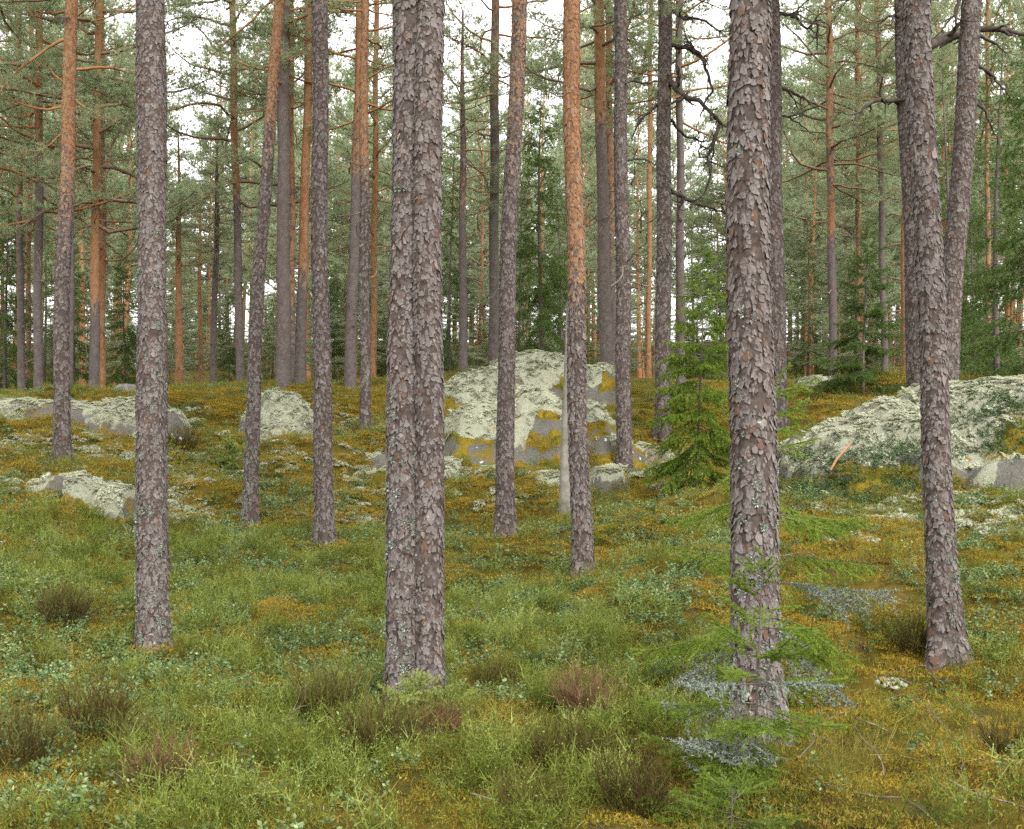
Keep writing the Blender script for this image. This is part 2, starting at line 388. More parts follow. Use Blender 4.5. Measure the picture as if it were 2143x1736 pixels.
outcrop('stepped dome of rock under white lichen between the slender pines in the middle',
        [(1120, 742, 23.5, 190, 1.3, 2.2, 1.1, 2.2), (1230, 768, 23.0, 110, 1.0, 1.5, .9, 2.4), (985, 785, 23.5, 110, 1.2, 1.6, .8, 2.2),
         (1110, 815, 20.4, 160, 1.6, 1.9, 1.25, 2.3), (1010, 846, 20.0, 120, 1.3, 1.6, 1.0, 2.3), (1215, 838, 20.6, 95, 1.2, 1.4, 1.0, 2.6),
         (815, 955, 18.6, 95, .9, 1.2, .75, 2.6), (930, 958, 18.3, 105, .7, 1.2, .85, 3.2), (1040, 985, 18.0, 95, .6, 1.0, .70, 4.0), (1130, 1000, 17.8, 85, .6, 1.0, .65, 4.0),
         (1275, 905, 19.8, 75, .8, 1.1, .8, 2.6), (1345, 925, 20.0, 60, .7, 1.0, .7, 2.4), (1255, 975, 18.2, 60, .5, .8, .5, 3.0)], .055, 101, .1, mo=.95, ter=.6)
outcrop('long smooth rock slab under pale lichen beside the leaning pair of pines',
        [(2110, 784, 15.4, 210, 2.6, 2.2, 1.35, 2.0), (1990, 800, 15.4, 190, 2.5, 2.2, 1.30, 2.0), (1870, 838, 15.2, 175, 2.3, 2.0, 1.15, 2.0), (1760, 878, 15.0, 140, 2.0, 1.8, 1.0, 2.0), (1680, 915, 15.0, 95, 1.5, 1.6, .8, 2.0),
         (2200, 850, 14.0, 130, 1.3, 1.8, 1.0, 3.0), (2120, 965, 13.0, 110, .5, 1.0, .5, 3.5)], .05, 211, .3, mo=.6, ter=.45)
outcrop('low lichen-topped ledge along the edge of the slope behind the thin leaning pine',
        [(60, 836, 19.6, 220, .9, 1.8, .6, 3.4), (230, 842, 19.8, 170, .9, 1.8, .6, 3.4), (-90, 842, 19.0, 160, .9, 1.6, .7, 3.4)], .06, 307, .15, mo=.35)
outcrop('small pale lichen hump between the two pines by the open slope',
        [(600, 830, 21.0, 85, 1.1, 1.3, .75, 2.3), (590, 872, 20.0, 65, .7, 1.0, .5, 2.4)], .05, 401, mo=.4)
outcrop('low mossy hump with a lichen rim at the foot of the orange-topped pine',
        [(130, 978, 15.6, 90, .8, 1.0, .55, 2.6), (200, 1010, 15.0, 80, .7, .9, .5, 2.6), (255, 1030, 14.7, 55, .5, .8, .45, 2.6)], .05, 503, .2, mo=.6)
outcrop('flat strip of white lichen rock at the foot of the far forest',
        [(405, 822, 25.5, 95, 1.0, 1.2, .35, 2.6), (310, 832, 25.0, 60, .8, 1.0, .3, 2.6), (180, 830, 25.0, 110, .8, 1.0, .4, 2.6)], .07, 607, mo=.3)
outcrop('low lichen rise behind the dark little spruce',
        [(1720, 788, 26.0, 85, 1.2, 1.4, .7, 2.2)], .06, 701)

# ------------------------------------------------------------------ pines: trunks with plated bark
def voro(u, v, nu, seed):
    iu, iv = np.floor(u), np.floor(v)
    f1 = np.full(u.shape, 9.0); f2 = f1.copy(); idr = np.zeros(u.shape); dv1 = np.zeros(u.shape)
    for a in (-1, 0, 1):
        for b in (-1, 0, 1):
            cu, cv = iu + a, iv + b; wu = np.mod(cu, nu); z = np.zeros_like(wu)
            pu = cu + .1 + .8 * hsh(wu, cv, z, seed); pv = cv + .1 + .8 * hsh(wu, cv, z + 1, seed)
            d = np.hypot(u - pu, v - pv); n = d < f1
            f2 = np.where(n, f1, np.minimum(f2, d)); idr = np.where(n, hsh(wu, cv, z + 2, seed), idr); dv1 = np.where(n, v - pv, dv1); f1 = np.where(n, d, f1)
    return f1, f2, idr, dv1

def fissure(TH, SV, r0, plate, seed):
    """vertical cracks between the big plates: 0 in a crack, 1 on a plate"""
    nu = max(6, round(2 * math.pi * r0 / plate)); nb = max(4, round(nu * .55)); cx, sx = np.cos(TH) * r0 / plate, np.sin(TH) * r0 / plate; z = SV / plate
    w1 = (fbm(cx * .6, sx * .6, z * .45, seed + 1, 2) - .5) * 1.5 + (fbm(cx * 2.6, sx * 2.6, z * 2.2, seed + 3, 2) - .5) * .55
    g1, g2, _, _ = voro(TH / (2 * math.pi) * nb + w1 * .45, z * .13 + w1 * .3, nb, seed + 5); return sst(.0, .17, g2 - g1)

def flare_f(TH, SV, seed, bf):
    ph = np.random.default_rng(seed).uniform(0, 6.28, 4)
    return 1 + bf * np.exp(-SV / .24) * (.55 + .5 * np.cos(3 * TH + ph[0]) + .35 * np.cos(5 * TH + ph[1])) + .03 * np.cos(2 * TH + ph[2] + SV * .7) + .02 * np.cos(3 * TH + ph[3] - SV)

def trunk_mesh(axis, rad, res, plate, amp, seed, fine_to, orange, fiss=1.0, lichen=0.0, base_flare=.3):
    """axis (n,3), rad (n) dense samples from base to tip; res = vertex spacing; fine up to height fine_to above the base"""
    Ls = np.concatenate([[0], np.cumsum(np.linalg.norm(np.diff(axis, axis=0), axis=1))])
    r0 = float(np.interp(.8, Ls, rad))
    sv = np.arange(0, min(fine_to, Ls[-1]), res)
    sv = np.concatenate([sv, np.arange(sv[-1] + .12, Ls[-1], .25), [Ls[-1]]])
    k = max(10, int(2 * math.pi * r0 / res))
    th = np.arange(k) / k * 2 * math.pi
    A = np.stack([np.interp(sv, Ls, axis[:, j]) for j in range(3)], -1); R = np.interp(sv, Ls, rad)
    TH, SV = np.meshgrid(th, sv); RR = np.broadcast_to(R[:, None], TH.shape)
    rad2 = RR * flare_f(TH, SV, seed, base_flare)
    cx, sx = np.cos(TH) * r0, np.sin(TH) * r0
    nu = max(6, round(2 * math.pi * r0 / plate)); u0 = TH / (2 * math.pi) * nu; v0 = SV / (plate * 1.5)
    q7 = (cx / plate, sx / plate, SV / plate)
    w1 = (fbm(q7[0] * .6, q7[1] * .6, q7[2] * .45, seed + 1, 2) - .5) * 1.5 + (fbm(q7[0] * 2.6, q7[1] * 2.6, q7[2] * 2.2, seed + 3, 2) - .5) * .55
    w2 = (fbm(q7[0] * .6, q7[1] * .6, q7[2] * .45, seed + 2, 2) - .5) * 1.5 + (fbm(q7[0] * 2.6, q7[1] * 2.6, q7[2] * 2.2, seed + 4, 2) - .5) * .7
    f1, f2, pid, dv = voro(u0 + w1, v0 + w2, nu, seed)
    e1 = sst(.0, .10, f2 - f1)
    e2 = fissure(TH, SV, r0, plate, seed)
    q1, q2, pid3, dv3 = voro(u0 * 2 + w2 * 1.6, v0 * 2.1 + w1 * 1.6, nu * 2, seed + 9)
    e3 = sst(.0, .14, q2 - q1)
    low = np.exp(-SV / 1.1) * fiss
    og = sst(0, 1, np.interp(SV, orange[0], orange[1])) if orange is not None else np.zeros(SV.shape)
    nn = fbm(q7[0] * 2.5, q7[1] * 2.5, q7[2] * 2.0, seed + 13, 4)
    h = .75 * pid - .75 * np.clip(dv, -.6, .6) + .18 * e1 + .40 * pid3 - .35 * np.clip(dv3, -.5, .5) + .08 * e3 + .5 * (nn - .5)
    h = h * (1 - .7 * og) + (e2 - 1) * (.9 + 1.2 * low) * (1 - og)
    rad2 = rad2 + amp * (h - .4)
    hh = np.clip((.25 + .45 * e1 + .30 * e3) * (.45 + .55 * e2) + .5 * (nn - .5), 0, 1)
    T = norm(np.gradient(A, axis=0)); ax = norm(np.cross(T, np.array([0, 1.0, 0]))) if len(A) > 1 else None; bx = np.cross(T, ax)
    V = A[:, None] + rad2[..., None] * (np.cos(TH)[..., None] * ax[:, None] + np.sin(TH)[..., None] * bx[:, None])
    n = len(sv); i = np.arange(n - 1)[:, None] * k; j = np.arange(k)[None]; j2 = (j + 1) % k
    q = np.stack([i + j, i + k + j, i + k + j2, i + j2], -1).reshape(-1, 4)
    li = lichen * (np.exp(-SV / .7) + .25)
    return V.reshape(-1, 3), q, dict(plate=hh.ravel(), pid=((.65 * pid + .35 * pid3)).ravel(), orange=og.ravel(), lichen=np.broadcast_to(li, SV.shape).ravel())

def axis_from_px(way, d, H, seed, sink=.12):
    """way: (px, py, width px) from the base up; beyond the picture the stem goes on to height H above the base"""
    P = np.array([W3(px, py, d) for px, py, w in way]); R = np.array([w / F * d * .485 for _, _, w in way])
    o = np.argsort(P[:, 2]); P, R = P[o], R[o]
    P[0, 2] = gz(P[0, 0], P[0, 1]) - sink
    zt = P[0, 2] + sink + H
    sl = (P[-1, 0] - P[0, 0]) / max(P[-1, 2] - P[0, 2], .1) * .5
    if zt > P[-1, 2] + .3:
        P = np.vstack([P, [P[-1, 0] + sl * (zt - P[-1, 2]), d, zt]]); R = np.append(R, .02)
    z = np.arange(P[0, 2], P[-1, 2], .08); z = np.append(z, P[-1, 2])
    x = np.interp(z, P[:, 2], P[:, 0]); r = np.interp(z, P[:, 2], R)
    kk = np.ones(9) / 9; 
    if len(z) > 24:
        xs = np.convolve(np.pad(x, 4, mode='edge'), kk, 'valid'); x[8:-8] = xs[8:-8]
    rs = np.random.default_rng(seed); w = rs.uniform(-1, 1, 3)
    y = d + .03 * np.sin(z * .8 + w[0] * 3) * np.clip((z - z[0]) / 2, 0, 1); x = x + .012 * np.sin(z * 1.7 + w[1] * 3) * np.clip((z - z[0]) / 2, 0, 1)
    return np.stack([x, y, z], -1), r

def flake_mesh(ax, r, plate, size, lift, seed, zlo, zhi, orange, nv, over=1.6, lichen=0.0, tseed=0, bf=.3):
    """loose bark scales: irregular thin plates lying over one another, lower edges lifted off the stem"""
    rg = np.random.default_rng(seed); Ls = np.concatenate([[0], np.cumsum(np.linalg.norm(np.diff(ax, axis=0), axis=1))])
    s0 = np.interp(zlo, ax[:, 2], Ls); s1 = np.interp(zhi, ax[:, 2], Ls); rm = float(np.interp(.5 * (s0 + s1), Ls, r))
    n = int(over * (s1 - s0) * 2 * math.pi * rm / (size * size * 1.2))
    sv = rg.uniform(s0, s1, n); th = rg.uniform(0, 2 * math.pi, n); sz = size * np.clip(rg.lognormal(0, .38, n), .45, 2.0)
    e2 = fissure(th, sv, float(np.interp(.8, Ls, r)), plate, tseed); ok = e2 > rg.uniform(.35, .95, n) * (1 - .7 * (np.interp(sv, orange[0], orange[1]) if orange is not None else 0))
    sv, th, sz = sv[ok], th[ok], sz[ok]; n = len(sv)
    k = np.arange(nv) / nv * 2 * math.pi
    rr = rg.uniform(.45, 1.25, (n, nv)) * sz[:, None] * .55
    a = k[None] + rg.normal(size=(n, nv)) * .22
    du = rr * np.sin(a) * .85; dv = -rr * np.cos(a) * rg.uniform(1.1, 2.1, n)[:, None]        # vertex 0 hangs lowest
    og = sst(0, 1, np.interp(sv, orange[0], orange[1])) if orange is not None else np.zeros(n)
    lf = lift * rg.uniform(.35, 1.3, n) * (1 - .45 * og)
    low = np.clip(-dv / (sz[:, None] * .6), -1, 1)
    hgt = lf[:, None] * (.55 + .65 * low) + rg.normal(size=(n, nv)) * lift * .15
    U = np.concatenate([np.zeros((n, 1)), du], 1); Vv = np.concatenate([np.zeros((n, 1)), dv], 1); Hh = np.concatenate([lf[:, None] * .95, hgt], 1); E = np.concatenate([np.zeros((n, 1)), np.clip(low, 0, 1) ** 2], 1)
    S_ = sv[:, None] + Vv; RR = np.interp(S_, Ls, r); TH = th[:, None] + U / RR
    A = np.stack([np.interp(S_, Ls, ax[:, j]) for j in range(3)], -1)
    T = norm(np.gradient(ax, axis=0)); ex = norm(np.cross(T, np.array([0, 1.0, 0]))); ey = np.cross(T, ex)
    EX = np.stack([np.interp(S_, Ls, ex[:, j]) for j in range(3)], -1); EY = np.stack([np.interp(S_, Ls, ey[:, j]) for j in range(3)], -1)
    V = A + (RR * flare_f(TH, S_, tseed, bf) + Hh)[..., None] * (np.cos(TH)[..., None] * EX + np.sin(TH)[..., None] * EY)
    m = nv + 1; i = np.arange(n)[:, None] * m; j = np.arange(nv)
    f = np.stack([np.broadcast_to(i, (n, nv)), i + 1 + j, i + 1 + (j + 1) % nv], -1).reshape(-1, 3)
    rep_ = lambda x: np.repeat(x, m)
    return V.reshape(-1, 3), f, dict(plate=np.full(n * m, 1.0), pid=rep_(rg.uniform(0, 1, n)), orange=rep_(og), lichen=rep_(lichen * (np.exp(-sv / .7) + .25)), edge=E.ravel())

# crowns: four pine crowns shared by the trees, each its own limbs and needle tufts
def tufts(bag, P, D, rng, n, L, Wd, spread=.9):
    m = len(P); PP = np.repeat(P, n, 0); DD = np.repeat(norm(D), n, 0) + rng.normal(size=(m * n, 3)) * spread * .6
    rv = np.repeat(rng.uniform(0, 1, m), n) * .7 + rng.uniform(0, .3, m * n)
    blades(bag, PP, DD, L * rng.uniform(.6, 1.2, m * n), Wd * rng.uniform(.7, 1.3, m * n), rng, rnd=rv)

def pine_crown(seed, H=12.0, rmax=2.6, n=46, dens=1.0, nt=.85, bl=.12, bw=.015):
    rng = np.random.default_rng(seed); wood, need = Bag(), Bag(); TP, TD = [], []
    for i in range(n):
        fr = (i + rng.uniform(0, 1)) / n; h = H * fr; az = i * 2.4 + rng.normal() * .5
        prof = (1 - fr) ** .55 * (.75 + .25 * math.sin(math.pi * min(1, fr * 1.3)))
        L = rmax * prof * rng.uniform(.55, 1.15) + .45
        el = math.radians(-12 + 50 * fr + rng.normal() * 10)
        d = np.array([math.cos(az) * math.cos(el), math.sin(az) * math.cos(el), math.sin(el)])
        ns = 8; P = grow(rng, (0, 0, h), d, L, ns, .20, .05)
        r = .011 + .012 * L; R = r * (1 - .8 * np.linspace(0, 1, ns + 1)) 
        tube(wood, P, R, 4)
        nsub = int(L * 6 * dens) + 2
        for q in range(nsub):
            t = rng.uniform(.28, 1.0); k = t * ns; k0 = min(int(k), ns - 1); p = P[k0] + (P[k0 + 1] - P[k0]) * (k - k0)
            T = norm(P[k0 + 1] - P[k0]); side = norm(np.cross(T, [0, 0, 1])) * rng.choice([-1, 1])
            dd = norm(T * rng.uniform(.4, 1.0) + side * rng.uniform(.3, 1.1) + np.array([0, 0, rng.uniform(-.1, .45)]))
            l2 = (.18 + .42 * L * (1.15 - t) * rng.uniform(.4, 1.1)); l2 = min(l2, 1.1)
            Q = grow(rng, p, dd, l2, 4, .25, .10); tube(wood, Q, np.linspace(.007, .003, 5), 3)
            m = max(4, int(l2 * 24 * nt)); tt = rng.uniform(.2, 1.0, m) * 4; i0 = np.minimum(tt.astype(int), 3)
            pp = Q[i0] + (Q[i0 + 1] - Q[i0]) * (tt - i0)[:, None]
            off = rng.normal(size=(m, 3)) * np.array([.10, .10, .045])
            TP.append(pp + off); TD.append(np.tile(dd, (m, 1)) * .7 + off * 3 + np.array([0, 0, .55]))
    TP, TD = np.concatenate(TP), np.concatenate(TD)
    tufts(need, TP, TD, rng, 8, bl, bw)
    return wood, need

CROWNS = []
for sd, H, rm, n, de in ((1, 12, 2.7, 48, 1.0), (2, 12, 2.3, 44, 1.05), (3, 12, 3.0, 50, .9), (4, 12, 2.0, 42, 1.15), (5, 12, 2.5, 36, .9)):
    w, nd = pine_crown(sd, H, rm, n, de)
    CROWNS.append((w.mesh('pine_limbs', M['limb_orange'] if sd != 3 else M['limb']), nd.mesh('pine_needles', M['pine'], False)))

def crooked(rng, bag, p, d, L, r, kink=.38, depth=2, lift=-.02, k=5):
    ns = max(5, int(L * 7)); P = grow(rng, p, d, L, ns, kink, lift); R = r * (1 - .75 * np.linspace(0, 1, ns + 1) ** 1.2)
    tube(bag, P, R, k)
    if depth > 0:
        for q in range(rng.integers(2, 5)):
            t = rng.integers(max(1, ns // 4), ns + 1); T = norm(P[t] - P[t - 1])
            crooked(rng, bag, P[t], T + rng.normal(size=3) * .8, L * rng.uniform(.25, .55), R[t] * .75, kink, depth - 1, lift, 4)

PINE_N = [0]; TRUNK_LICHEN = []
def pine(label, d, ways, H, crown=None, orange=None, res=.01, plate=.035, amp=.007, lichen=.0, dead=(), limbs=(), fiss=1.0, flare=.7, group='pines', vis=None, name='pine_tree', flake=None):
    """orange: list of (picture y, amount); dead: (py0, py1, count, length); limbs: polylines in picture coordinates"""
    if flake is None and d < 23: flake = (max(.024, .0022 * d), .008)
    PINE_N[0] += 1; seed = 1000 + 31 * PINE_N[0]; rng = np.random.default_rng(seed)
    if not isinstance(ways[0], list): ways = [ways]
    bx, by = W3(ways[0][0][0], 0, d)[:2]; base = np.array([bx, by, gz(bx, by)])
    root = empty(name, base); tag(root, label, 'tree', group)
    ax0 = None
    for wi, way in enumerate(ways):
        dd = d + (.02 if wi == 0 and len(ways) > 1 else 0)
        ax, r = axis_from_px(way, dd, H, seed + wi)
        if ax0 is None: ax0, r0 = ax, r
        og = None
        if orange:
            zz = [-(py - CY) / F * d - ax[0, 2] for py, a in orange]; og = (np.array(zz), np.array([a for _, a in orange]))
        ft = (CY / F * d - ax[0, 2]) + .5 if vis is None else vis
        V, q, at = trunk_mesh(ax, r, res, plate, amp, seed + 7 * wi, min(ft, H - .5), og, fiss, lichen, flare)
        at['under'] = np.full(len(V), .8 if flake else .0)
        if not flake: at['plate'] = .45 + .55 * at['plate']
        tr = ob('trunk', mesh_np('pine_trunk', V - base, q, M['bark'], at), root)
        if flake:
            zt = min(CY / F * d + .3, ax[-1, 2] - 1)
            V, f, at = flake_mesh(ax, r, plate, flake[0], flake[1], seed + 3 + wi, ax[0, 2] + .12, zt, og, 7 if d < 10 else 5, 2.0 if d < 10 else 1.7, lichen, seed + 7 * wi, flare)
            fo = ob('bark_flakes', mesh_np('bark_flakes', V - base, f, M['bark'], at, False), tr); fo['kind'] = 'stuff'
    if lichen > .3: TRUNK_LICHEN.append((root, ax0, r0, lichen, d))
    def at_z(z): return np.array([np.interp(z, ax0[:, 2], ax0[:, j]) for j in range(3)]), float(np.interp(z, ax0[:, 2], r0))
    for py0, py1, cnt, ln in dead:
        for q in range(cnt):
            z = -(rng.uniform(py0, py1) - CY) / F * d; p, rr = at_z(z); a = rng.uniform(0, 6.28)
            dv = np.array([math.cos(a), math.sin(a), rng.uniform(-.25, .3)])
            b = Bag(); crooked(rng, b, p + dv * rr * .6, dv, ln * rng.uniform(.5, 1.3), min(.011 + .006 * ln, rr * .45), depth=2)
            ob('dead_branch', b.mesh('dead_branch', M['dead']), root).location = -base
    for li in limbs:
        lb = Bag(); dz = li[0]; pts = np.array([W3(px, py, d + dz * min(1, k / 3)) for k, (px, py) in enumerate(li[2:])])
        t = np.linspace(0, len(pts) - 1, len(pts) * 4); P = np.stack([np.interp(t, np.arange(len(pts)), pts[:, j]) for j in range(3)], -1)
        P[1:-1] = (P[:-2] + 2 * P[1:-1] + P[2:]) / 4; P = P + rng.normal(size=P.shape) * .008
        P[:, 1] += np.cumsum(rng.normal(size=len(P)) * .02)
        R = li[1] / F * d * .62 * (1 - .7 * np.linspace(0, 1, len(P)))
        tube(lb, P, R, 7)
        for q in range(int(len(pts) * 1.2)):
            t0 = rng.integers(2, len(P)); crooked(rng, lb, P[t0], norm(P[t0] - P[t0 - 1]) + rng.normal(size=3) * .9, rng.uniform(.25, .7), R[t0] * .7, depth=1, k=4)
        ob('limb', lb.mesh('limb', M['limb_dark']), root).location = -base
    if crown:
        ci, py0, wide = crown                                   # crown index, picture y where it begins, width factor
        z0 = -(py0 - CY) / F * d; p, rr = at_z(z0); zt = ax0[-1, 2]
        sz = (zt - z0) / 12.0; tip = ax0[-1]
        rot = Vector((tip[0] - p[0], tip[1] - p[1], zt - z0)).to_track_quat('Z', 'Y') @ Matrix.Rotation(rng.uniform(0, 6.28), 3, 'Z').to_quaternion()
        for nm, me in (('branches', CROWNS[ci][0]), ('crown', CROWNS[ci][1])):
            o = ob(nm, me, root); o.location = p - base; o.rotation_mode = 'QUATERNION'; o.rotation_quaternion = rot
            o.scale = (wide, wide, sz)
    return root

# ------------------------------------------------------------------ the pines one can tell apart, nearest first
NEAR = 'large pines in front'; MID = 'pines on the slope'; FAR = 'pines along the ridge'
pine('thick scaly grey pine trunk with a small lichen-hung spruce at its foot', 6.3,
     [(1586,1590,116),(1585,1500,110),(1580,1400,103),(1577,1200,97),(1576,1000,96),(1574,700,89),(1572,400,85),(1571,0,81)], 15, (0,-1400,.7), None, .010, .045, .006, .95, flake=(.029, .009), fiss=1.0, flare=.6, group=NEAR)
pine('twin-stemmed grey pine whose two trunks are grown together along a seam', 7.2,
     [[(843,1484,78),(844,1350,74),(845,1200,74),(848,900,72),(854,600,71),(855,300,73),(856,0,76)],
      [(896,1502,82),(894,1350,73),(892,1200,73),(893,900,67),(893,600,63),(899,300,62),(902,0,59)]], 16, (2,-1500,.65), None, .0105, .036, .006, .75, flake=(.025, .007), fiss=1.2, flare=.4, group=NEAR)
pine('grey pine with a curved base in front of two trunks by the long lichen slab', 8.3,
     [(1983,1398,80),(1978,1330,71),(1971,1150,61),(1965,1000,57),(1957,800,54),(1948,600,53),(1932,300,53),(1918,0,54)], 16, (1,-1200,.7), None, .012, .036, .006, .35, flake=(.027, .008), group=NEAR)
pine('straight grey pine trunk with white lichen flecks standing alone on the shrubby slope', 9.0,
     [(318,1370,64),(318,1300,62),(318,1000,60),(318,600,58),(317,300,57),(316,0,57)], 16, (4,-1100,.7), None, .012, .030, .005, .8, flake=(.023, .006), group=NEAR)
pine('grey pine hidden behind the straight flecked trunk, one edge showing', 12.5, [(334,1215,40),(332,1000,36),(330,600,34),(327,0,31)], 15, (3,-900,.7), None, .02, .04, .006, group=NEAR)
pine('slim pine with knobbly dark bark below and orange bark above, beside the bare grey snag', 12.6,
     [(1222,1218,46),(1220,1150,42),(1214,1000,40),(1208,800,39),(1203,500,38),(1199,300,37),(1197,0,36)], 17, (1,-500,.8),
     [(1200,0),(760,0),(560,.55),(420,.75),(250,.8),(0,.9)], .013, .036, .007, .1, flake=(.032, .010), group=NEAR)
pine('slim grey pine with a bending top at the lower edge of the lichen dome', 15.0,
     [(1056,1128,44),(1057,1060,40),(1057,900,38),(1058,750,36),(1064,550,34),(1073,350,32),(1085,80,31),(1088,0,30)], 17, (0,-300,.8), [(1100,0),(500,.05),(250,.4),(0,.5)], .012, .03, .006, .3, group=MID)
pine('slim straight grey pine with a flared foot at the meadow-like edge of the slope', 14.3,
     [(681,1148,46),(679,1080,40),(675,900,37),(671,600,35),(669,300,34),(668,0,33)], 17, (2,-420,.9), [(1100,0),(100,.0),(0,.2)], .011, .03, .006, .2, group=MID)
pine('thin pine leaning strongly, grey below and rust orange near the top', 15.6,
     [(525,1115,34),(525,1050,30),(527,900,29),(533,750,28),(547,500,26),(566,250,24),(588,0,21)], 16, (3,-250,.9), [(1100,0),(420,.1),(260,.5),(120,.8),(0,.9)], .012, .028, .005, .5, group=MID)
pine('leaning pine with orange upper trunk on the far-side slope, dark knots along its stem', 17.0,
     [(131,978,40),(130,930,35),(130,800,33),(133,550,31),(140,300,28),(151,0,24)], 16, (1,-120,.9), [(1000,0),(640,.0),(420,.45),(260,.75),(0,.9)], .013, .028, .006, .2, dead=((0,250,4,.35),), group=MID)
pine('dark-barked pine with knobbly plates, right beside a paler trunk behind it', 19.0,
     [(1309,1003,35),(1307,950,32),(1305,800,31),(1302,500,29),(1299,200,27),(1298,0,26)], 17, (4,-80,1.0), None, .014, .032, .008, .1,
     dead=((40,700,9,.8),), limbs=((.3,5,(1312,168),(1345,170),(1385,167),(1397,150),(1402,165)),(.2,4,(1310,335),(1350,330),(1380,345),(1410,385)),(-.2,4,(1292,430),(1262,470),(1240,520))), group=MID)
pine('dark pine with long twisting bare limbs reaching toward the thick scaly trunk', 21.0,
     [(1387,928,36),(1388,850,33),(1389,600,31),(1390,300,30),(1391,0,29)], 17, (0,-20,1.0), [(900,0),(300,.0),(200,.3),(0,.1)], .015, .034, .007, .1, dead=((60,760,10,.9),),
     limbs=((-.6,11,(1402,170),(1415,192),(1432,206),(1462,214),(1488,240),(1505,262),(1532,270)), (-.4,8,(1404,95),(1440,98),(1470,112),(1484,150),(1496,185),(1480,205),(1470,240)),
            (.3,8,(1403,400),(1430,412),(1460,430),(1495,438),(1530,452)), (-.3,7,(1505,265),(1492,300),(1480,330),(1488,372),(1470,410),(1450,425)), (.4,6,(1404,250),(1430,285),(1468,300),(1500,290)),
            (-.5,6,(1404,20),(1430,40),(1470,40),(1500,70),(1525,72)), (.2,6,(1376,220),(1340,250),(1322,290))), group=MID)
pine('grey trunk half hidden behind the thick scaly one, with bent bare branches', 19.5,
     [(1629,928,44),(1627,800,41),(1622,500,38),(1616,200,36),(1612,0,35)], 17, (2,-40,.9), None, .016, .034, .006, .1,
     limbs=((-.3,7,(1628,28),(1650,30),(1672,40),(1690,62),(1708,40),(1728,45)), (-.2,5,(1710,48),(1714,75),(1711,112)), (.2,6,(1630,186),(1655,195),(1685,210),(1705,222)), (.2,5,(1630,240),(1660,250),(1700,280))), group=MID)
pine('dark trunk on top of the long lichen slab with one crooked bare arm', 17.0,
     [(1921,830,40),(1917,700,42),(1908,400,43),(1899,150,42),(1894,0,42)], 17, (1,-150,1.0), None, .016, .036, .007, .1,
     limbs=((-.3,9,(1882,216),(1865,211),(1832,211),(1806,226),(1795,245),(1780,256)), (-.2,7,(1880,36),(1862,34),(1840,42)), (1.0,20,(1925,100),(1955,92),(1990,77),(2030,66),(2075,68),(2110,74),(2160,86)), (-.1,4,(1880,72),(1866,74))), group=MID)
pine('tall pine leaning outward and crossing behind the trunk with the curved base', 16.0,
     [(1984,900,42),(1985,760,42),(1995,600,43),(2010,400,43),(2022,200,42),(2034,0,40)], 17, (4,-150,1.0), None, .015, .036, .007, .4,
     limbs=((-.3,9,(2012,-20),(2002,30),(2010,50)), (.3,6,(2040,130),(2070,160),(2100,190),(2110,215)), (.3,7,(2028,200),(2060,240),(2090,300))), group=MID)
pine('slender pine with rusty upper stem standing on the golden moss beyond the twin trunk', 22.0,
     [(764,920,28),(764,870,23),(763,600,20),(762,300,18),(763,0,16)], 15, (3,40,.75), [(900,0),(430,.1),(330,.6),(0,.85)], .018, .032, .005, .1, dead=((150,650,8,.5),), group=MID)

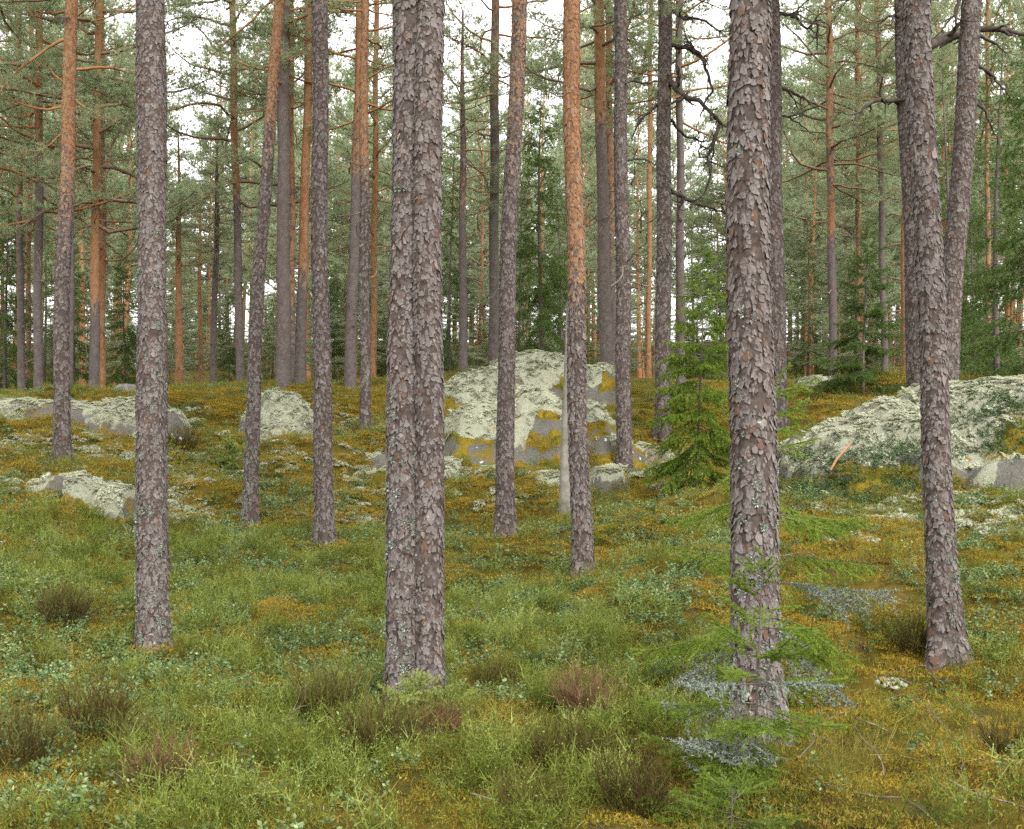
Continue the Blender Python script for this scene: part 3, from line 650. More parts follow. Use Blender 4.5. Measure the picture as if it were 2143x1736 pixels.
# along the ridge: base px, base y, width, px at the top edge, depth, height, crown(index, start y, width), orange stops, dead branches, label
RIDGE = [
 (80,832,21,82,26.0,17,(0,470,1.2),[(830,0),(420,.05),(300,.6),(0,.8)],((300,600,5,.7),),'grey-footed slim pine at the ridge among dark spruces'),
 (145,842,18,150,24.0,16,(4,300,.8),None,((200,500,3,.5),),'dark slim trunk tucked behind the leaning orange-topped pine'),
 (197,832,23,206,26.5,17,(2,470,1.15),[(830,0),(700,.15),(600,.7),(0,.9)],((330,700,9,.8),),'pine with grey foot and orange stem next to a fully orange one'),
 (214,834,17,214,28.0,12,(3,560,.9),[(830,.8),(0,.9)],((450,760,12,.6),),'short wholly orange pine stem at the ridge'),
 (375,828,18,372,29.0,6.6,(3,560,.6),[(830,.85),(0,.95)],((470,780,14,.7),),'bright orange young pine with many bare side branches at the sky gap'),
 (420,805,11,415,34.0,6.4,(1,640,.55),[(830,.8),(0,.9)],((560,780,8,.6),),'thin orange stem beside the bright orange young pine'),
 (446,812,16,462,30.0,7.2,(0,520,.6),[(830,0),(500,.1),(300,.6)],((420,780,12,.7),),'knotty grey stem with bowed dead branches below the sky gap'),
 (503,828,20,486,27.5,15,(2,420,1.0),[(830,0),(480,.05),(380,.7),(0,.8)],((300,760,14,.8),),'crooked slim pine with flat boughs spreading beside the sky gap'),
 (593,815,34,594,25.0,17,(4,200,1.0),None,((100,500,4,.5),),'pale grey pine trunk rising from the ridge behind the strongly leaning one'),
 (612,815,15,610,27.0,15,(3,250,1.0),[(830,.2),(600,.5),(0,.8)],((200,700,9,.6),),'thin orange-brown trunk squeezed between two grey ones on the ridge'),
 (628,816,25,648,25.5,17,(1,20,.9),[(830,0),(640,.05),(540,.75),(0,1)],((200,560,4,.5),),'bright orange pine stem with grey foot between grey trunks'),
 (733,816,27,756,25.5,16,(0,260,1.0),[(830,0),(420,.1),(330,.6),(0,.8)],((200,700,8,.6),),'slim pine leaning slightly on the ridge, orange in its upper half'),
 (781,808,16,788,30.0,12,(3,430,.9),[(830,.7),(0,.9)],((250,780,16,.7),),'thin orange trunk with pale bare side twigs next to the twin trunk'),
 (969,792,21,968,27.0,8.6,(4,420,.8),[(830,0),(520,.1),(420,.45),(300,.35),(0,.3)],((190,700,16,1.0),),'short crooked pine with wild bare branches above the lichen dome'),
 (1033,775,25,1036,28.0,17,(1,200,1.0),[(830,0),(300,.05),(200,.35),(0,.5)],((120,640,9,.7),),'straight grey trunk standing behind the pine with the bending top'),
 (1270,832,32,1252,24.0,17,(2,180,1.0),[(830,0),(330,.05),(240,.6),(0,.9)],((150,620,8,.8),),'grey trunk with orange top just behind the dark knobbly one'),
 (1284,812,18,1272,28.0,16,(0,260,1.0),[(830,.1),(450,.5),(0,.85)],((150,560,7,.7),),'orange slim trunk squeezed behind the grey and orange-topped pine'),
 (1357,800,13,1362,33.0,14,(3,250,.8),[(830,.7),(0,.8)],((300,760,8,.6),),'thin orange stem glimpsed beside the dark pine with twisting limbs'),
 (1425,815,20,1421,26.0,16,(1,260,1.0),None,((140,600,10,.9),),'slim grey trunk close behind the pine with the twisting limbs'),
 (1743,792,20,1734,32.0,16,(2,420,1.1),[(830,0),(560,.05),(470,.7),(380,.5),(0,.7)],((420,720,10,.8),),'pine with an orange band on its stem above the dark little spruce'),
 (1796,800,12,1794,34.0,14,(3,420,.95),[(830,.4),(0,.7)],((300,740,8,.5),),'very thin reddish stem over the dark little spruce'),
 (1852,800,16,1836,33.0,16,(0,360,1.0),[(830,.0),(420,.3),(0,.6)],((380,700,6,.6),),'slim grey pine between the dark little spruce and the crossing trunks'),
 (1893,800,14,1890,31.0,13,(1,330,.8),[(830,.7),(0,.8)],((400,720,6,.5),),'orange stem close against the crossing trunks'),
 (45,828,17,38,28.0,14,(4,430,.9),[(830,.05),(600,.2),(450,.5),(0,.6)],((430,760,10,.8),),'reddish-grey bent pine at the outer edge among dark spruces'),
 (58,828,13,66,31.0,13,(3,500,.8),[(830,.5),(0,.7)],((500,760,6,.6),),'thin orange stem in the spruces at the outer edge'),
 (2068,800,12,2066,33.0,15,(3,300,.9),[(830,.5),(0,.7)],((350,700,7,.6),),'thin brown stem among spruces beyond the leaning pine'),
 (-45,835,26,-70,23.5,16,(2,330,1.25),[(830,0),(300,.5),(0,.8)],((250,520,5,1.2),),'pine just outside the view whose long boughs reach in'),
]
for bx, by, w, tx, d, H, cr, og, dead, lab in RIDGE:
    w *= .9; way = [(bx, by, w * 1.18), (bx, by - 45, w), (bx + (tx - bx) * .5, by * .5, w * .88), (tx, 0, w * .76)]
    if -(0 - CY) / F * d - (-(by - CY) / F * d) > H:      # the tip is inside the picture
        zt = -(by - CY) / F * d + H; pt = CY - zt * F / d; f = (by - pt) / by
        way = [(bx, by, w * 1.18), (bx, by - 45, w), (bx + (tx - bx) * f * .6, by - (by - pt) * .6, w * .7), (bx + (tx - bx) * f, pt + 25, w * .25)]
    pine(lab, d, way, H, cr, og, .028, .05, .005, .1, dead, group=FAR, flare=.15)

# the barkless snag
d = 16.0
ax, r = axis_from_px([(1183,1095,28),(1184,1000,25),(1186,850,20),(1187,700,12),(1188,630,5)], d, 3.1, 77)
base = np.array([ax[0, 0], d, gz(ax[0, 0], d)])
k, th = 28, np.arange(28) / 28 * 2 * math.pi
V = np.stack([ax[:, 0:1] + r[:, None] * (1 + .05 * np.cos(3 * th + 1) + .03 * np.sin(7 * th + 2) + .02 * np.cos(13 * th)) * np.cos(th), ax[:, 1:2] + r[:, None] * (1 + .06 * np.sin(5 * th)) * np.sin(th), np.repeat(ax[:, 2:3], k, 1)], -1)
i = np.arange(len(ax) - 1)[:, None] * k; j = np.arange(k)[None]; j2 = (j + 1) % k
sn = ob('dead_snag', mesh_np('dead_snag', V.reshape(-1, 3) - base, np.stack([i + j, i + j2, i + k + j2, i + k + j], -1).reshape(-1, 4), M['snag'])); sn.location = base
tag(sn, 'bare silver-grey dead trunk without bark beside the dark knobbly pine', 'dead tree')

# ------------------------------------------------------------------ spruces
def spruce_parts(seed, H, rw, whorl=.22, nl=.022, nw=.0035, dens=220, droop=.25, tw=.28, bare=0.0, r0=None, fill=1.0, pend=.5, lichen=0.0, shape=.8, tsp=1.0):
    rng = np.random.default_rng(seed); wood, need, lich = Bag(), Bag(), Bag()
    r0 = r0 or H * .011
    ax = np.stack([.01 * H * np.sin(np.linspace(0, 4, 14) + seed), .01 * H * np.cos(np.linspace(0, 3, 14)), np.linspace(-.05, H, 14)], -1); ax[:, :2] -= ax[1, :2]
    tube(wood, ax, np.linspace(r0, .002 + r0 * .06, 14), 8)
    segs = []                                            # every leafy twig: p, q, weight
    h = H * bare
    while h < H * .985:
        fr = h / H; nb = rng.integers(4, 7)
        for b in range(nb):
            if rng.uniform() > fill: continue
            a = rng.uniform(0, 6.28); L = rw * ((1 - fr) ** shape) * rng.uniform(.65, 1.15) + .05 * H * .3
            L *= .6 + .4 * min(1, fr * 5 + .3)
            el = -droop + .95 * fr ** 1.5 + rng.normal() * .10
            dv = np.array([math.cos(a) * math.cos(el), math.sin(a) * math.cos(el), math.sin(el)])
            ns = 7; z0 = h + rng.normal() * whorl * .2
            c = np.array([np.interp(z0, ax[:, 2], ax[:, j]) for j in range(3)])
            P = [c]; dd = dv.copy()
            for s_ in range(ns):
                dd = norm(dd + rng.normal(size=3) * .06 + np.array([0, 0, -.05 * droop * 4 + .07 * s_ / ns * 2])); P.append(P[-1] + dd * L / ns)
            P = np.array(P); tube(wood, P, np.linspace(.0015 + .0055 * L, .0010, ns + 1), 4)
            dead = lichen > 0 and fr < .45 and rng.uniform() < lichen
            tg = lich if dead else None
            m = max(5, int(L / (.018 + .0078 * H) / tsp))
            for s_ in range(ns):
                if s_ / ns > .25: segs.append((P[s_], P[s_ + 1], dead))
            for q in range(m):
                t = (.15 + .85 * (q + rng.uniform(0, 1)) / m) * ns; k0 = min(int(t), ns - 1); p = P[k0] + (P[k0 + 1] - P[k0]) * (t - k0)
                T = norm(P[k0 + 1] - P[k0]); sd = norm(np.cross(T, [0, 0, 1])) * (1 if q % 2 else -1)
                l2 = tw * L * (1.15 - t / ns) * rng.uniform(.6, 1.3) + .03 * min(1, L * 2)
                g = norm(T * .8 + sd * .8 + np.array([0, 0, -pend * rng.uniform(.2, 1.1)])); e1 = p + g * l2 * .5
                g2 = norm(g + np.array([0, 0, -pend * .5])); e2 = e1 + g2 * l2 * .5
                segs += [(p, e1, dead), (e1, e2, dead)]
                if l2 > .12:
                    for u in range(int(l2 / .07)):
                        pp = p + (e2 - p) * rng.uniform(.2, .95); g3 = norm(g2 + norm(rng.normal(size=3)) * .8 + np.array([0, 0, -pend * .6])); segs.append((pp, pp + g3 * rng.uniform(.05, .11), dead))
        h += whorl * (1 - .45 * fr) * rng.uniform(.8, 1.2)
    segs.append((ax[-2], ax[-1] + [0, 0, nl * 2], False))
    A = np.array([s_[0] for s_ in segs]); B = np.array([s_[1] for s_ in segs]); Dd = np.array([s_[2] for s_ in segs])
    ln = np.linalg.norm(B - A, axis=1); cnt = np.maximum(1, (ln * dens).astype(int)); cnt[Dd] = np.maximum(1, (ln[Dd] * dens * .4).astype(int))
    idx = np.repeat(np.arange(len(A)), cnt); n = len(idx); t = rng.uniform(0, 1, n)[:, None]
    T = norm(B - A)[idx]; rv = norm(np.cross(T, rng.normal(size=(n, 3)))); rv[:, 2] += .25
    Pn = A[idx] + (B - A)[idx] * t; tip = np.linspace(0, 1, n) * 0 + rng.uniform(0, .35, n) + .65 * np.repeat(rng.uniform(0, 1, len(A)), cnt)
    lv = ~Dd[idx]
    blades(need, Pn[lv], T[lv] * .8 + rv[lv] * .8, nl * rng.uniform(.7, 1.2, lv.sum()), nw, rng, rnd=tip[lv])
    if (~lv).any():
        dl = ~lv; m = dl.sum()
        blades(lich, Pn[dl], T[dl] * .3 + rng.normal(size=(m, 3)), nl * 1.2 * rng.uniform(.5, 1.3, m), nw * 1.5, rng, rnd=rng.uniform(.15, .8, m))
        for s_ in [x for x in segs if x[2]][::2]: tube(wood, np.array([s_[0], s_[1]]), [.0018, .0010], 3)
    return wood, need, lich

def spruce(label, loc, rz, parts, mat, sc=1.0, group='spruces', name='spruce_tree', cat='tree'):
    w, n, l = parts
    root = empty(name, loc); root.rotation_euler = (0, 0, rz); root.scale = (sc,) * 3; tag(root, label, cat, group)
    ob('trunk', w, root); ob('crown', n, root)
    if l: ob('beard_lichen', l, root)
    return root
def sp_mesh(p, mat):
    return p[0].mesh('spruce_wood', M['spruce_bark']), p[1].mesh('spruce_needles', mat, False), (p[2].mesh('spruce_lichen', M['lichen_grey'], False) if p[2].n else None)
s = NT('grey_twig_lichen'); M['lichen_grey'] = s.leaf(s.ramp(s.attr('rnd'), [(.1, (.09, .105, .08)), (.6, (.22, .25, .205)), (.95, (.36, .40, .33))]), .2)

def G(px, py, d):                                       # foot of a thing at picture column px and depth d
    x = (px - CX) / F * d; return (x, d, gz(x, d))
YS = M['spruce_young']
spruce('bright green young spruce with drooping boughs standing below the twisting bare limbs', G(1458, 1003, 15.5), .4,
       sp_mesh(spruce_parts(11, 3.3, .80, .19, .030, .0085, 420, .38, .42, .06, .022, .85, .55, 0, .55), YS), YS)
spruce('bright young spruce whose boughs stick out on both sides behind the thick scaly trunk', G(1592, 1400, 7.4), 1.3,
       sp_mesh(spruce_parts(12, 2.2, .90, .22, .018, .0050, 640, .32, .42, .03, .014, .75, .42, .2, .55), YS), YS)
spruce('small spruce with grey lichen-hung lower twigs in front of the thick scaly trunk', G(1583, 1650, 5.55), 2.2,
       sp_mesh(spruce_parts(13, 1.08, .62, .14, .015, .0044, 820, .16, .38, .06, .009, .8, .10, .42, .75, 1.1), YS), YS)
spruce('tiny yellow-green spruce seedling at the foot of the twin trunk', G(884, 1545, 6.75), 0,
       sp_mesh(spruce_parts(14, .27, .34, .05, .015, .0036, 700, -.05, .42, .2, .004, 1.0, .1), M['seedling']), YS, name='spruce_seedling', group='spruce seedlings')
spruce('small pale green spruce seedling on the open mossy bank', G(482, 930, 18.3), 0,
       sp_mesh(spruce_parts(15, .55, .50, .08, .03, .010, 350, .0, .42, .2, .007, 1.0, .1), M['seedling']), YS, name='spruce_seedling', group='spruce seedlings')
spruce('low spruce seedling spreading at the very bottom below the thick trunk', G(1530, 1720, 4.95), 1.0,
       sp_mesh(spruce_parts(16, .20, .50, .04, .015, .0034, 700, .10, .42, .05, .005, 1.0, .2), YS), YS, name='spruce_seedling', group='spruce seedlings')
SPR = [sp_mesh(spruce_parts(21, 8.0, 1.75, .30, .07, .022, 62, .30, .30, .02, .07, .85, .8), M['spruce']),
       sp_mesh(spruce_parts(22, 8.0, 1.35, .34, .07, .020, 55, .35, .30, .06, .07, .75, .9), M['spruce'])]
spruce('dark little spruce with wide layered boughs behind the lichen rise', G(1806, 830, 21.0), .5,
       sp_mesh(spruce_parts(23, 3.1, 1.1, .20, .036, .010, 220, .22, .34, .04, .03, 1.0, .5), M['spruce']), None)
for px, d, H, k, rz, lab in (
    (1135, 31, 8.2, 0, .3, 'tall dense dark spruce directly behind the lichen dome'), (1085, 34, 6.5, 1, 2.2, 'narrow dark spruce half hidden behind the pine with the bending top'),
    (940, 32, 6.8, 1, 1.2, 'dark spruce just beside the twin trunk above the dome'), (1175, 35, 6.6, 1, 4.0, 'dark spruce behind the slim orange pine'),
    (262, 31, 4.3, 0, .7, 'short bushy spruce next to the straight flecked trunk'), (92, 33, 5.4, 1, 2.9, 'ragged dark spruce beside the grey-footed slim pine'),
    (10, 29, 5.6, 0, 1.9, 'dark bushy spruce at the outermost edge of the ridge'), (155, 35, 5.0, 0, 5.1, 'dark spruce filling the gap behind the leaning orange-topped pine'),
    (2085, 25, 8.5, 1, .2, 'tall ragged spruce beyond the leaning pine at the outer edge'), (2150, 22, 7.5, 0, 1.5, 'dark spruce cut by the edge above the long lichen slab'),
    (1985, 29, 8.5, 1, 3.3, 'tall thin spruce showing between the two leaning trunks'), (2040, 28, 4.5, 0, 4.4, 'bushy spruce low behind the long lichen slab'),
    (1690, 34, 5.0, 1, 2.5, 'grey-green spruce beside the half hidden grey trunk'), (1500, 30, 4.6, 1, 3.7, 'dim spruce behind the bright drooping one'),
    (700, 34, 3.6, 0, .9, 'low spruce behind the slim straight pine with the flared foot'), (480, 36, 3.2, 0, 1.6, 'low spruce thicket at the foot of the crooked slim pine'),
    (840, 35, 4.6, 1, 5.6, 'spruce hidden mostly by the twin trunk'), (570, 36, 3.4, 1, 2.0, 'low spruce glimpsed between the leaning pine and the pale grey one')):
    spruce(lab, G(px, 0, d), rz, SPR[k], None, H / 8.0, 'dark spruces behind the ridge')

# ------------------------------------------------------------------ geometry-node scatter for what nobody could count
def proto_coll(name, meshes):
    col = bpy.data.collections.new(name)
    for k, me in enumerate(meshes):
        o = bpy.data.objects.new('%s_%02d' % (name, k), me); col.objects.link(o)
    return col
def scatter(name, P, rot, scl, idx, col, label=None, cat=None, parent=None, kind='stuff'):
    me = bpy.data.meshes.new(name); P = np.asarray(P, np.float32)
    me.vertices.add(len(P)); me.vertices.foreach_set('co', P.ravel())
    a = me.attributes.new('rot', 'FLOAT_VECTOR', 'POINT'); a.data.foreach_set('vector', np.asarray(rot, np.float32).ravel())
    a = me.attributes.new('scl', 'FLOAT_VECTOR', 'POINT'); sc = np.asarray(scl, np.float32)
    if sc.ndim == 1: sc = np.repeat(sc[:, None], 3, 1)
    a.data.foreach_set('vector', np.ascontiguousarray(sc).ravel())
    a = me.attributes.new('idx', 'INT', 'POINT'); a.data.foreach_set('value', np.asarray(idx, np.int32))
    o = ob(name, me, parent)
    g = bpy.data.node_groups.new('scatter_' + name, 'GeometryNodeTree')
    g.interface.new_socket('Geometry', in_out='INPUT', socket_type='NodeSocketGeometry'); g.interface.new_socket('Geometry', in_out='OUTPUT', socket_type='NodeSocketGeometry')
    n = g.nodes; gi, go = n.new('NodeGroupInput'), n.new('NodeGroupOutput')
    ci = n.new('GeometryNodeCollectionInfo'); ci.inputs[0].default_value = col; ci.inputs['Separate Children'].default_value = True; ci.inputs['Reset Children'].default_value = True
    ip = n.new('GeometryNodeInstanceOnPoints'); ip.inputs['Pick Instance'].default_value = True
    def na(nm, ty):
        x = n.new('GeometryNodeInputNamedAttribute'); x.data_type = ty; x.inputs[0].default_value = nm; return x.outputs[0]
    l = g.links.new
    l(gi.outputs[0], ip.inputs['Points']); l(ci.outputs[0], ip.inputs['Instance']); l(na('idx', 'INT'), ip.inputs['Instance Index'])
    l(na('rot', 'FLOAT_VECTOR'), ip.inputs['Rotation']); l(na('scl', 'FLOAT_VECTOR'), ip.inputs['Scale']); l(ip.outputs[0], go.inputs[0])
    m = o.modifiers.new('scatter', 'NODES'); m.node_group = g
    return tag(o, label, cat, None, kind)

# the far forest, one mass behind the ridge
def join_proto(seed, k, H):
    rng = np.random.default_rng(seed); b = Bag()
    z = np.linspace(0, H, 12); tube(b, np.stack([.05 * np.sin(z * .5 + seed), .05 * np.cos(z * .4), z], -1), np.linspace(.10, .01, 12), 8)
    w, nd = pine_crown(seed + 50, H * .80, 2.6, 40, .8, .55, .19, .026)
    V = [np.concatenate(b.v)]; sh = np.array([0, 0, H * .22])
    f4 = [np.concatenate(b.f4)]; off = len(V[0]); V.append(np.concatenate(w.v) + sh); f4.append(np.concatenate(w.f4) + off); nt_ = len(f4[0]); nw = len(f4[1])
    off2 = off + w.n; V.append(np.concatenate(nd.v) + sh); f3 = np.concatenate(nd.f3) + off2
    rn = np.concatenate([np.zeros(off2), np.concatenate(nd.a['rnd'])])
    return mesh_np('far_pine', np.concatenate(V), [f3, np.concatenate(f4)], [M['pine'], M['limb_orange'], M['limb']], {'rnd': rn}, False,
                   np.concatenate([np.zeros(len(f3)), np.full(nt_, 1), np.full(nw, 2)]))
def join_spruce(parts):
    w, n = parts[0], parts[1]
    b = bpy.data.meshes.new('far_spruce')
    import bmesh
    bm = bmesh.new(); bm.from_mesh(w); nw = len(bm.faces); bm.from_mesh(n); bm.faces.ensure_lookup_table()
    for f in bm.faces[nw:]: f.material_index = 1
    bm.to_mesh(b); bm.free(); b.materials.append(M['spruce_bark']); b.materials.append(M['spruce']); return b
far_col = proto_coll('far_trees', [join_proto(1, 0, 14), join_proto(2, 1, 14), join_proto(3, 2, 14), join_spruce(SPR[0]), join_spruce(SPR[1])])
rng = np.random.default_rng(8)
sky_px = [-300,0,250,330,380,430,480,620,720,800,930,1000,1080,1200,1350,1450,1600,1700,1780,1900,2143,2500]
sky_py = [-200,-160,-60,60,420,260,20,-20,60,160,140,150,100,60,20,40,60,60,-40,-60,-160,-200]
P, R, Sc, Ix = [], [], [], []
for n in range(200):
    d = 36 + 46 * rng.uniform() ** .8; px = rng.uniform(-250, 2400); x = (px - CX) / F * d; z = gz(x, d) - .1
    top = np.interp(px, sky_px, sky_py) + rng.normal() * 60 + (rng.uniform() ** 2) * 330
    spru = rng.uniform() < .10
    if spru: top = max(top, 480) + rng.uniform(0, 150)
    H = np.clip((CY - top) / F * d - z, 4, 21)
    P.append((x, d, z)); R.append((rng.normal() * .02, rng.normal() * .02, rng.uniform(0, 6.28)))
    if spru: Ix.append(3 + rng.integers(0, 2)); s_ = H / 8.0; Sc.append((s_ * .9, s_ * .9, s_))
    else: Ix.append(rng.integers(0, 3)); s_ = H / 14.0; w_ = .6 + .4 * s_; Sc.append((w_, w_, s_))
for n in range(260):
    d = 33 + 57 * rng.uniform(); px = rng.uniform(-200, 2350); x = (px - CX) / F * d
    P.append((x, d, gz(x, d) - .1)); R.append((0, 0, rng.uniform(0, 6.28))); H = rng.uniform(1.6, 4.2)
    if rng.uniform() < .25: Ix.append(3 + rng.integers(0, 2)); s_ = H / 8.0; Sc.append((s_ * 1.5, s_ * 1.5, s_))
    else: Ix.append(rng.integers(0, 3)); s_ = H / 14.0; Sc.append((.5, .5, s_))
scatter('distant_forest', P, R, Sc, Ix, far_col, 'far pine and spruce forest reading as one green mass behind the ridge', 'forest')

# ------------------------------------------------------------------ undergrowth
def proj(P): return CX + P[:, 0] / P[:, 1] * F, CY - P[:, 2] / P[:, 1] * F
def spread(n, seed, d0=3.9, d1=27.5, power=1.0, side=.47):
    """random spots on the ground in front of the ridge; power > 1 thickens the near part"""
    rg = np.random.default_rng(seed); d = np.sqrt(d0 ** 2 + (d1 ** 2 - d0 ** 2) * rg.uniform(0, 1, n) ** power)
    x = rg.uniform(-1, 1, n) * (side * d + .5); z = ground_z(x, d); return np.stack([x, d, z], -1), rg
def blobs(P, L):                        # sum of soft patches on the ground: centre px, py and half sizes
    px, py = proj(P); w = np.zeros(len(P))
    for cx, cy_, rx, ry in L: w = np.maximum(w, np.exp(-(((px - cx) / rx) ** 2 + ((py - cy_) / ry) ** 2) ** 1.5))
    return w
def tilt(rg, n, a=.2): return np.stack([rg.normal(size=n) * a, rg.normal(size=n) * a, rg.uniform(0, 6.28, n)], -1)

def leaf_quads(bag, P, D, L, Wd, rg, **at):
    n = len(P); D = norm(D); sd = norm(np.cross(D, rg.normal(size=(n, 3)))) * np.asarray(Wd).reshape(-1, 1) * .5; L = np.asarray(L).reshape(-1, 1)
    V = np.stack([P, P + D * L * .5 + sd, P + D * L, P + D * L * .5 - sd], 1).reshape(-1, 3); i = np.arange(n)[:, None] * 4
    bag.add(V, np.concatenate([i + [0, 1, 2], i + [0, 2, 3]]), None, **{k: np.repeat(np.broadcast_to(x, (n,)), 4) for k, x in at.items()})

def moss_proto(seed, rad=.17, n=300):
    rg = np.random.default_rng(seed); b = Bag(); r = rad * np.sqrt(rg.uniform(0, 1, n)); a = rg.uniform(0, 6.28, n)
    z = .035 * (1 - (r / rad) ** 2) * rg.uniform(.3, 1, n)
    P = np.stack([r * np.cos(a), r * np.sin(a), z - .02], -1)
    blades(b, P, rg.normal(size=(n, 3)) * .8 + [0, 0, .8], rg.uniform(.012, .028, n), rg.uniform(.004, .008, n), rg, rnd=rg.uniform(0, 1, n)); return b.mesh('moss', M['moss'], False)
s = NT('lingonberry_leaf'); v = s.math('ADD', s.math('MULTIPLY', s.attr('rnd'), .6), s.math('MULTIPLY', s.rnd(), .4))
M['lingon'] = s.leaf(s.ramp(v, [(.1, (.028, .048, .013)), (.4, (.085, .135, .043)), (.7, (.18, .25, .095)), (.95, (.32, .39, .18))]), .25, None, .03)
s = NT('lingonberry_dark_leaf'); v = s.math('ADD', s.math('MULTIPLY', s.attr('rnd'), .6), s.math('MULTIPLY', s.rnd(), .4))
M['lingon_dark'] = s.leaf(s.ramp(v, [(.1, (.025, .045, .012)), (.5, (.055, .095, .032)), (.9, (.13, .19, .085))]), .2, None, .02)
def lingon_proto(seed, mat, rad=.10):
    rg = np.random.default_rng(seed); b = Bag()
    for q in range(rg.integers(6, 10)):
        a = rg.uniform(0, 6.28); r = rad * math.sqrt(rg.uniform()); p = np.array([r * math.cos(a), r * math.sin(a), -.02]); h = rg.uniform(.08, .16)
        P = grow(rg, p, np.array([rg.normal() * .25, rg.normal() * .25, 1]), h, 4, .18); n = rg.integers(11, 17); t = (.25 + .75 * rg.uniform(0, 1, n)) * 4; i0 = np.minimum(t.astype(int), 3)
        pp = P[i0] + (P[i0 + 1] - P[i0]) * (t - i0)[:, None]; an = rg.uniform(0, 6.28, n)
        leaf_quads(b, pp, np.stack([np.cos(an), np.sin(an), rg.uniform(.1, .9, n)], -1), rg.uniform(.018, .030, n), rg.uniform(.010, .017, n), rg, rnd=rg.uniform(0, .6, n) + rg.uniform(0, .4))
    return b.mesh('lingonberry', mat, False)
s = NT('bilberry_stem'); v = s.math('ADD', s.math('MULTIPLY', s.attr('rnd'), .6), s.math('MULTIPLY', s.rnd(), .4))
M['bilberry'] = s.leaf(s.ramp(v, [(.05, (.04, .032, .01)), (.35, (.085, .10, .018)), (.65, (.15, .19, .035)), (.9, (.29, .33, .10))]), .3)
def bilberry_proto(seed, rad=.11, n=20, h=.20):
    rg = np.random.default_rng(seed); b = Bag(); A, B, Rn = [], [], []
    for q in range(n):
        a = rg.uniform(0, 6.28); r = rad * math.sqrt(rg.uniform()); p = np.array([r * math.cos(a), r * math.sin(a), -.02]); hh = h * rg.uniform(.5, 1.15); cr = rg.uniform(0, .6)
        P = grow(rg, p, np.array([rg.normal() * .28, rg.normal() * .28, 1]), hh, 4, .16)
        for k in range(4):
            A.append(P[k]); B.append(P[k + 1]); Rn.append(cr + .1 * k)
            for u in range(2 if k else 1):
                g = norm(P[k + 1] - P[k] + rg.normal(size=3) * .03 + norm(rg.normal(size=3)) * .025); A.append(P[k + 1]); B.append(P[k + 1] + g * hh * rg.uniform(.15, .35)); Rn.append(cr + .15 + .1 * k)
    A, B, Rn = np.array(A), np.array(B), np.array(Rn)
    blades(b, A, B - A, np.linalg.norm(B - A, axis=1) * 1.25, rg.uniform(.003, .0055, len(A)), rg, rnd=np.clip(Rn, 0, 1))
    m = len(B); leaf_quads(b, B, (B - A) + rg.normal(size=(m, 3)) * .02, rg.uniform(.008, .014, m), rg.uniform(.004, .007, m), rg, rnd=np.clip(Rn + .2, 0, 1))
    return b.mesh('bilberry', M['bilberry'], False)
s = NT('grass_blade'); M['grass'] = s.leaf(s.ramp(s.math('ADD', s.math('MULTIPLY', s.attr('rnd'), .5), s.math('MULTIPLY', s.rnd(), .5)), [(.1, (.08, .085, .015)), (.5, (.17, .165, .03)), (.9, (.30, .25, .08))]), .35)
def grass_proto(seed):
    rg = np.random.default_rng(seed); b = Bag(); n = 46; P = np.stack([rg.normal(size=n) * .05, rg.normal(size=n) * .05, np.full(n, -.02)], -1); D = np.stack([rg.normal(size=n) * .5, rg.normal(size=n) * .5, np.ones(n)], -1)
    L = rg.uniform(.10, .22, n); blades(b, P, D, L, .004, rg, rnd=rg.uniform(0, 1, n)); T = P + norm(D) * (L * .7)[:, None]; blades(b, T, D + rg.normal(size=(n, 3)) * .5 - [0, 0, .5], L * .5, .003, rg, rnd=rg.uniform(.2, 1, n))
    return b.mesh('grass', M['grass'], False)
def ico(): 
    t = (1 + 5 ** .5) / 2; V = norm(np.array([(-1,t,0),(1,t,0),(-1,-t,0),(1,-t,0),(0,-1,t),(0,1,t),(0,-1,-t),(0,1,-t),(t,0,-1),(t,0,1),(-t,0,-1),(-t,0,1)], float))
    return V, np.array([(0,11,5),(0,5,1),(0,1,7),(0,7,10),(0,10,11),(1,5,9),(5,11,4),(11,10,2),(10,7,6),(7,1,8),(3,9,4),(3,4,2),(3,2,6),(3,6,8),(3,8,9),(4,9,5),(2,4,11),(6,2,10),(8,6,7),(9,8,1)])
IV, IF = ico()
def lichen_proto(seed, rad=.09, n=34):
    rg = np.random.default_rng(seed); b = Bag()
    for q in range(n):
        a = rg.uniform(0, 6.28); r = rad * math.sqrt(rg.uniform()); z = .5 * math.sqrt(max(0, rad ** 2 - r ** 2)) * rg.uniform(.5, 1)
        rr = rg.uniform(.007, .017); V = IV * rr * rg.uniform(.7, 1.3, (12, 1)) + [r * math.cos(a), r * math.sin(a), z]
        b.add(V, IF, None, rnd=np.clip(.25 + .5 * (V[:, 2] / (.5 * rad)) + rg.uniform(-.2, .2), 0, 1))
    n = 200; a = rg.uniform(0, 6.28, n); r = rad * np.sqrt(rg.uniform(0, 1, n)); z = .5 * np.sqrt(np.maximum(0, rad ** 2 - r ** 2))
    blades(b, np.stack([r * np.cos(a), r * np.sin(a), z], -1), rg.normal(size=(n, 3)) + [0, 0, .5], rg.uniform(.010, .022, n), .007, rg, rnd=rg.uniform(.3, 1, n))
    return b.mesh('lichen_cushion', M['lichen'], False)

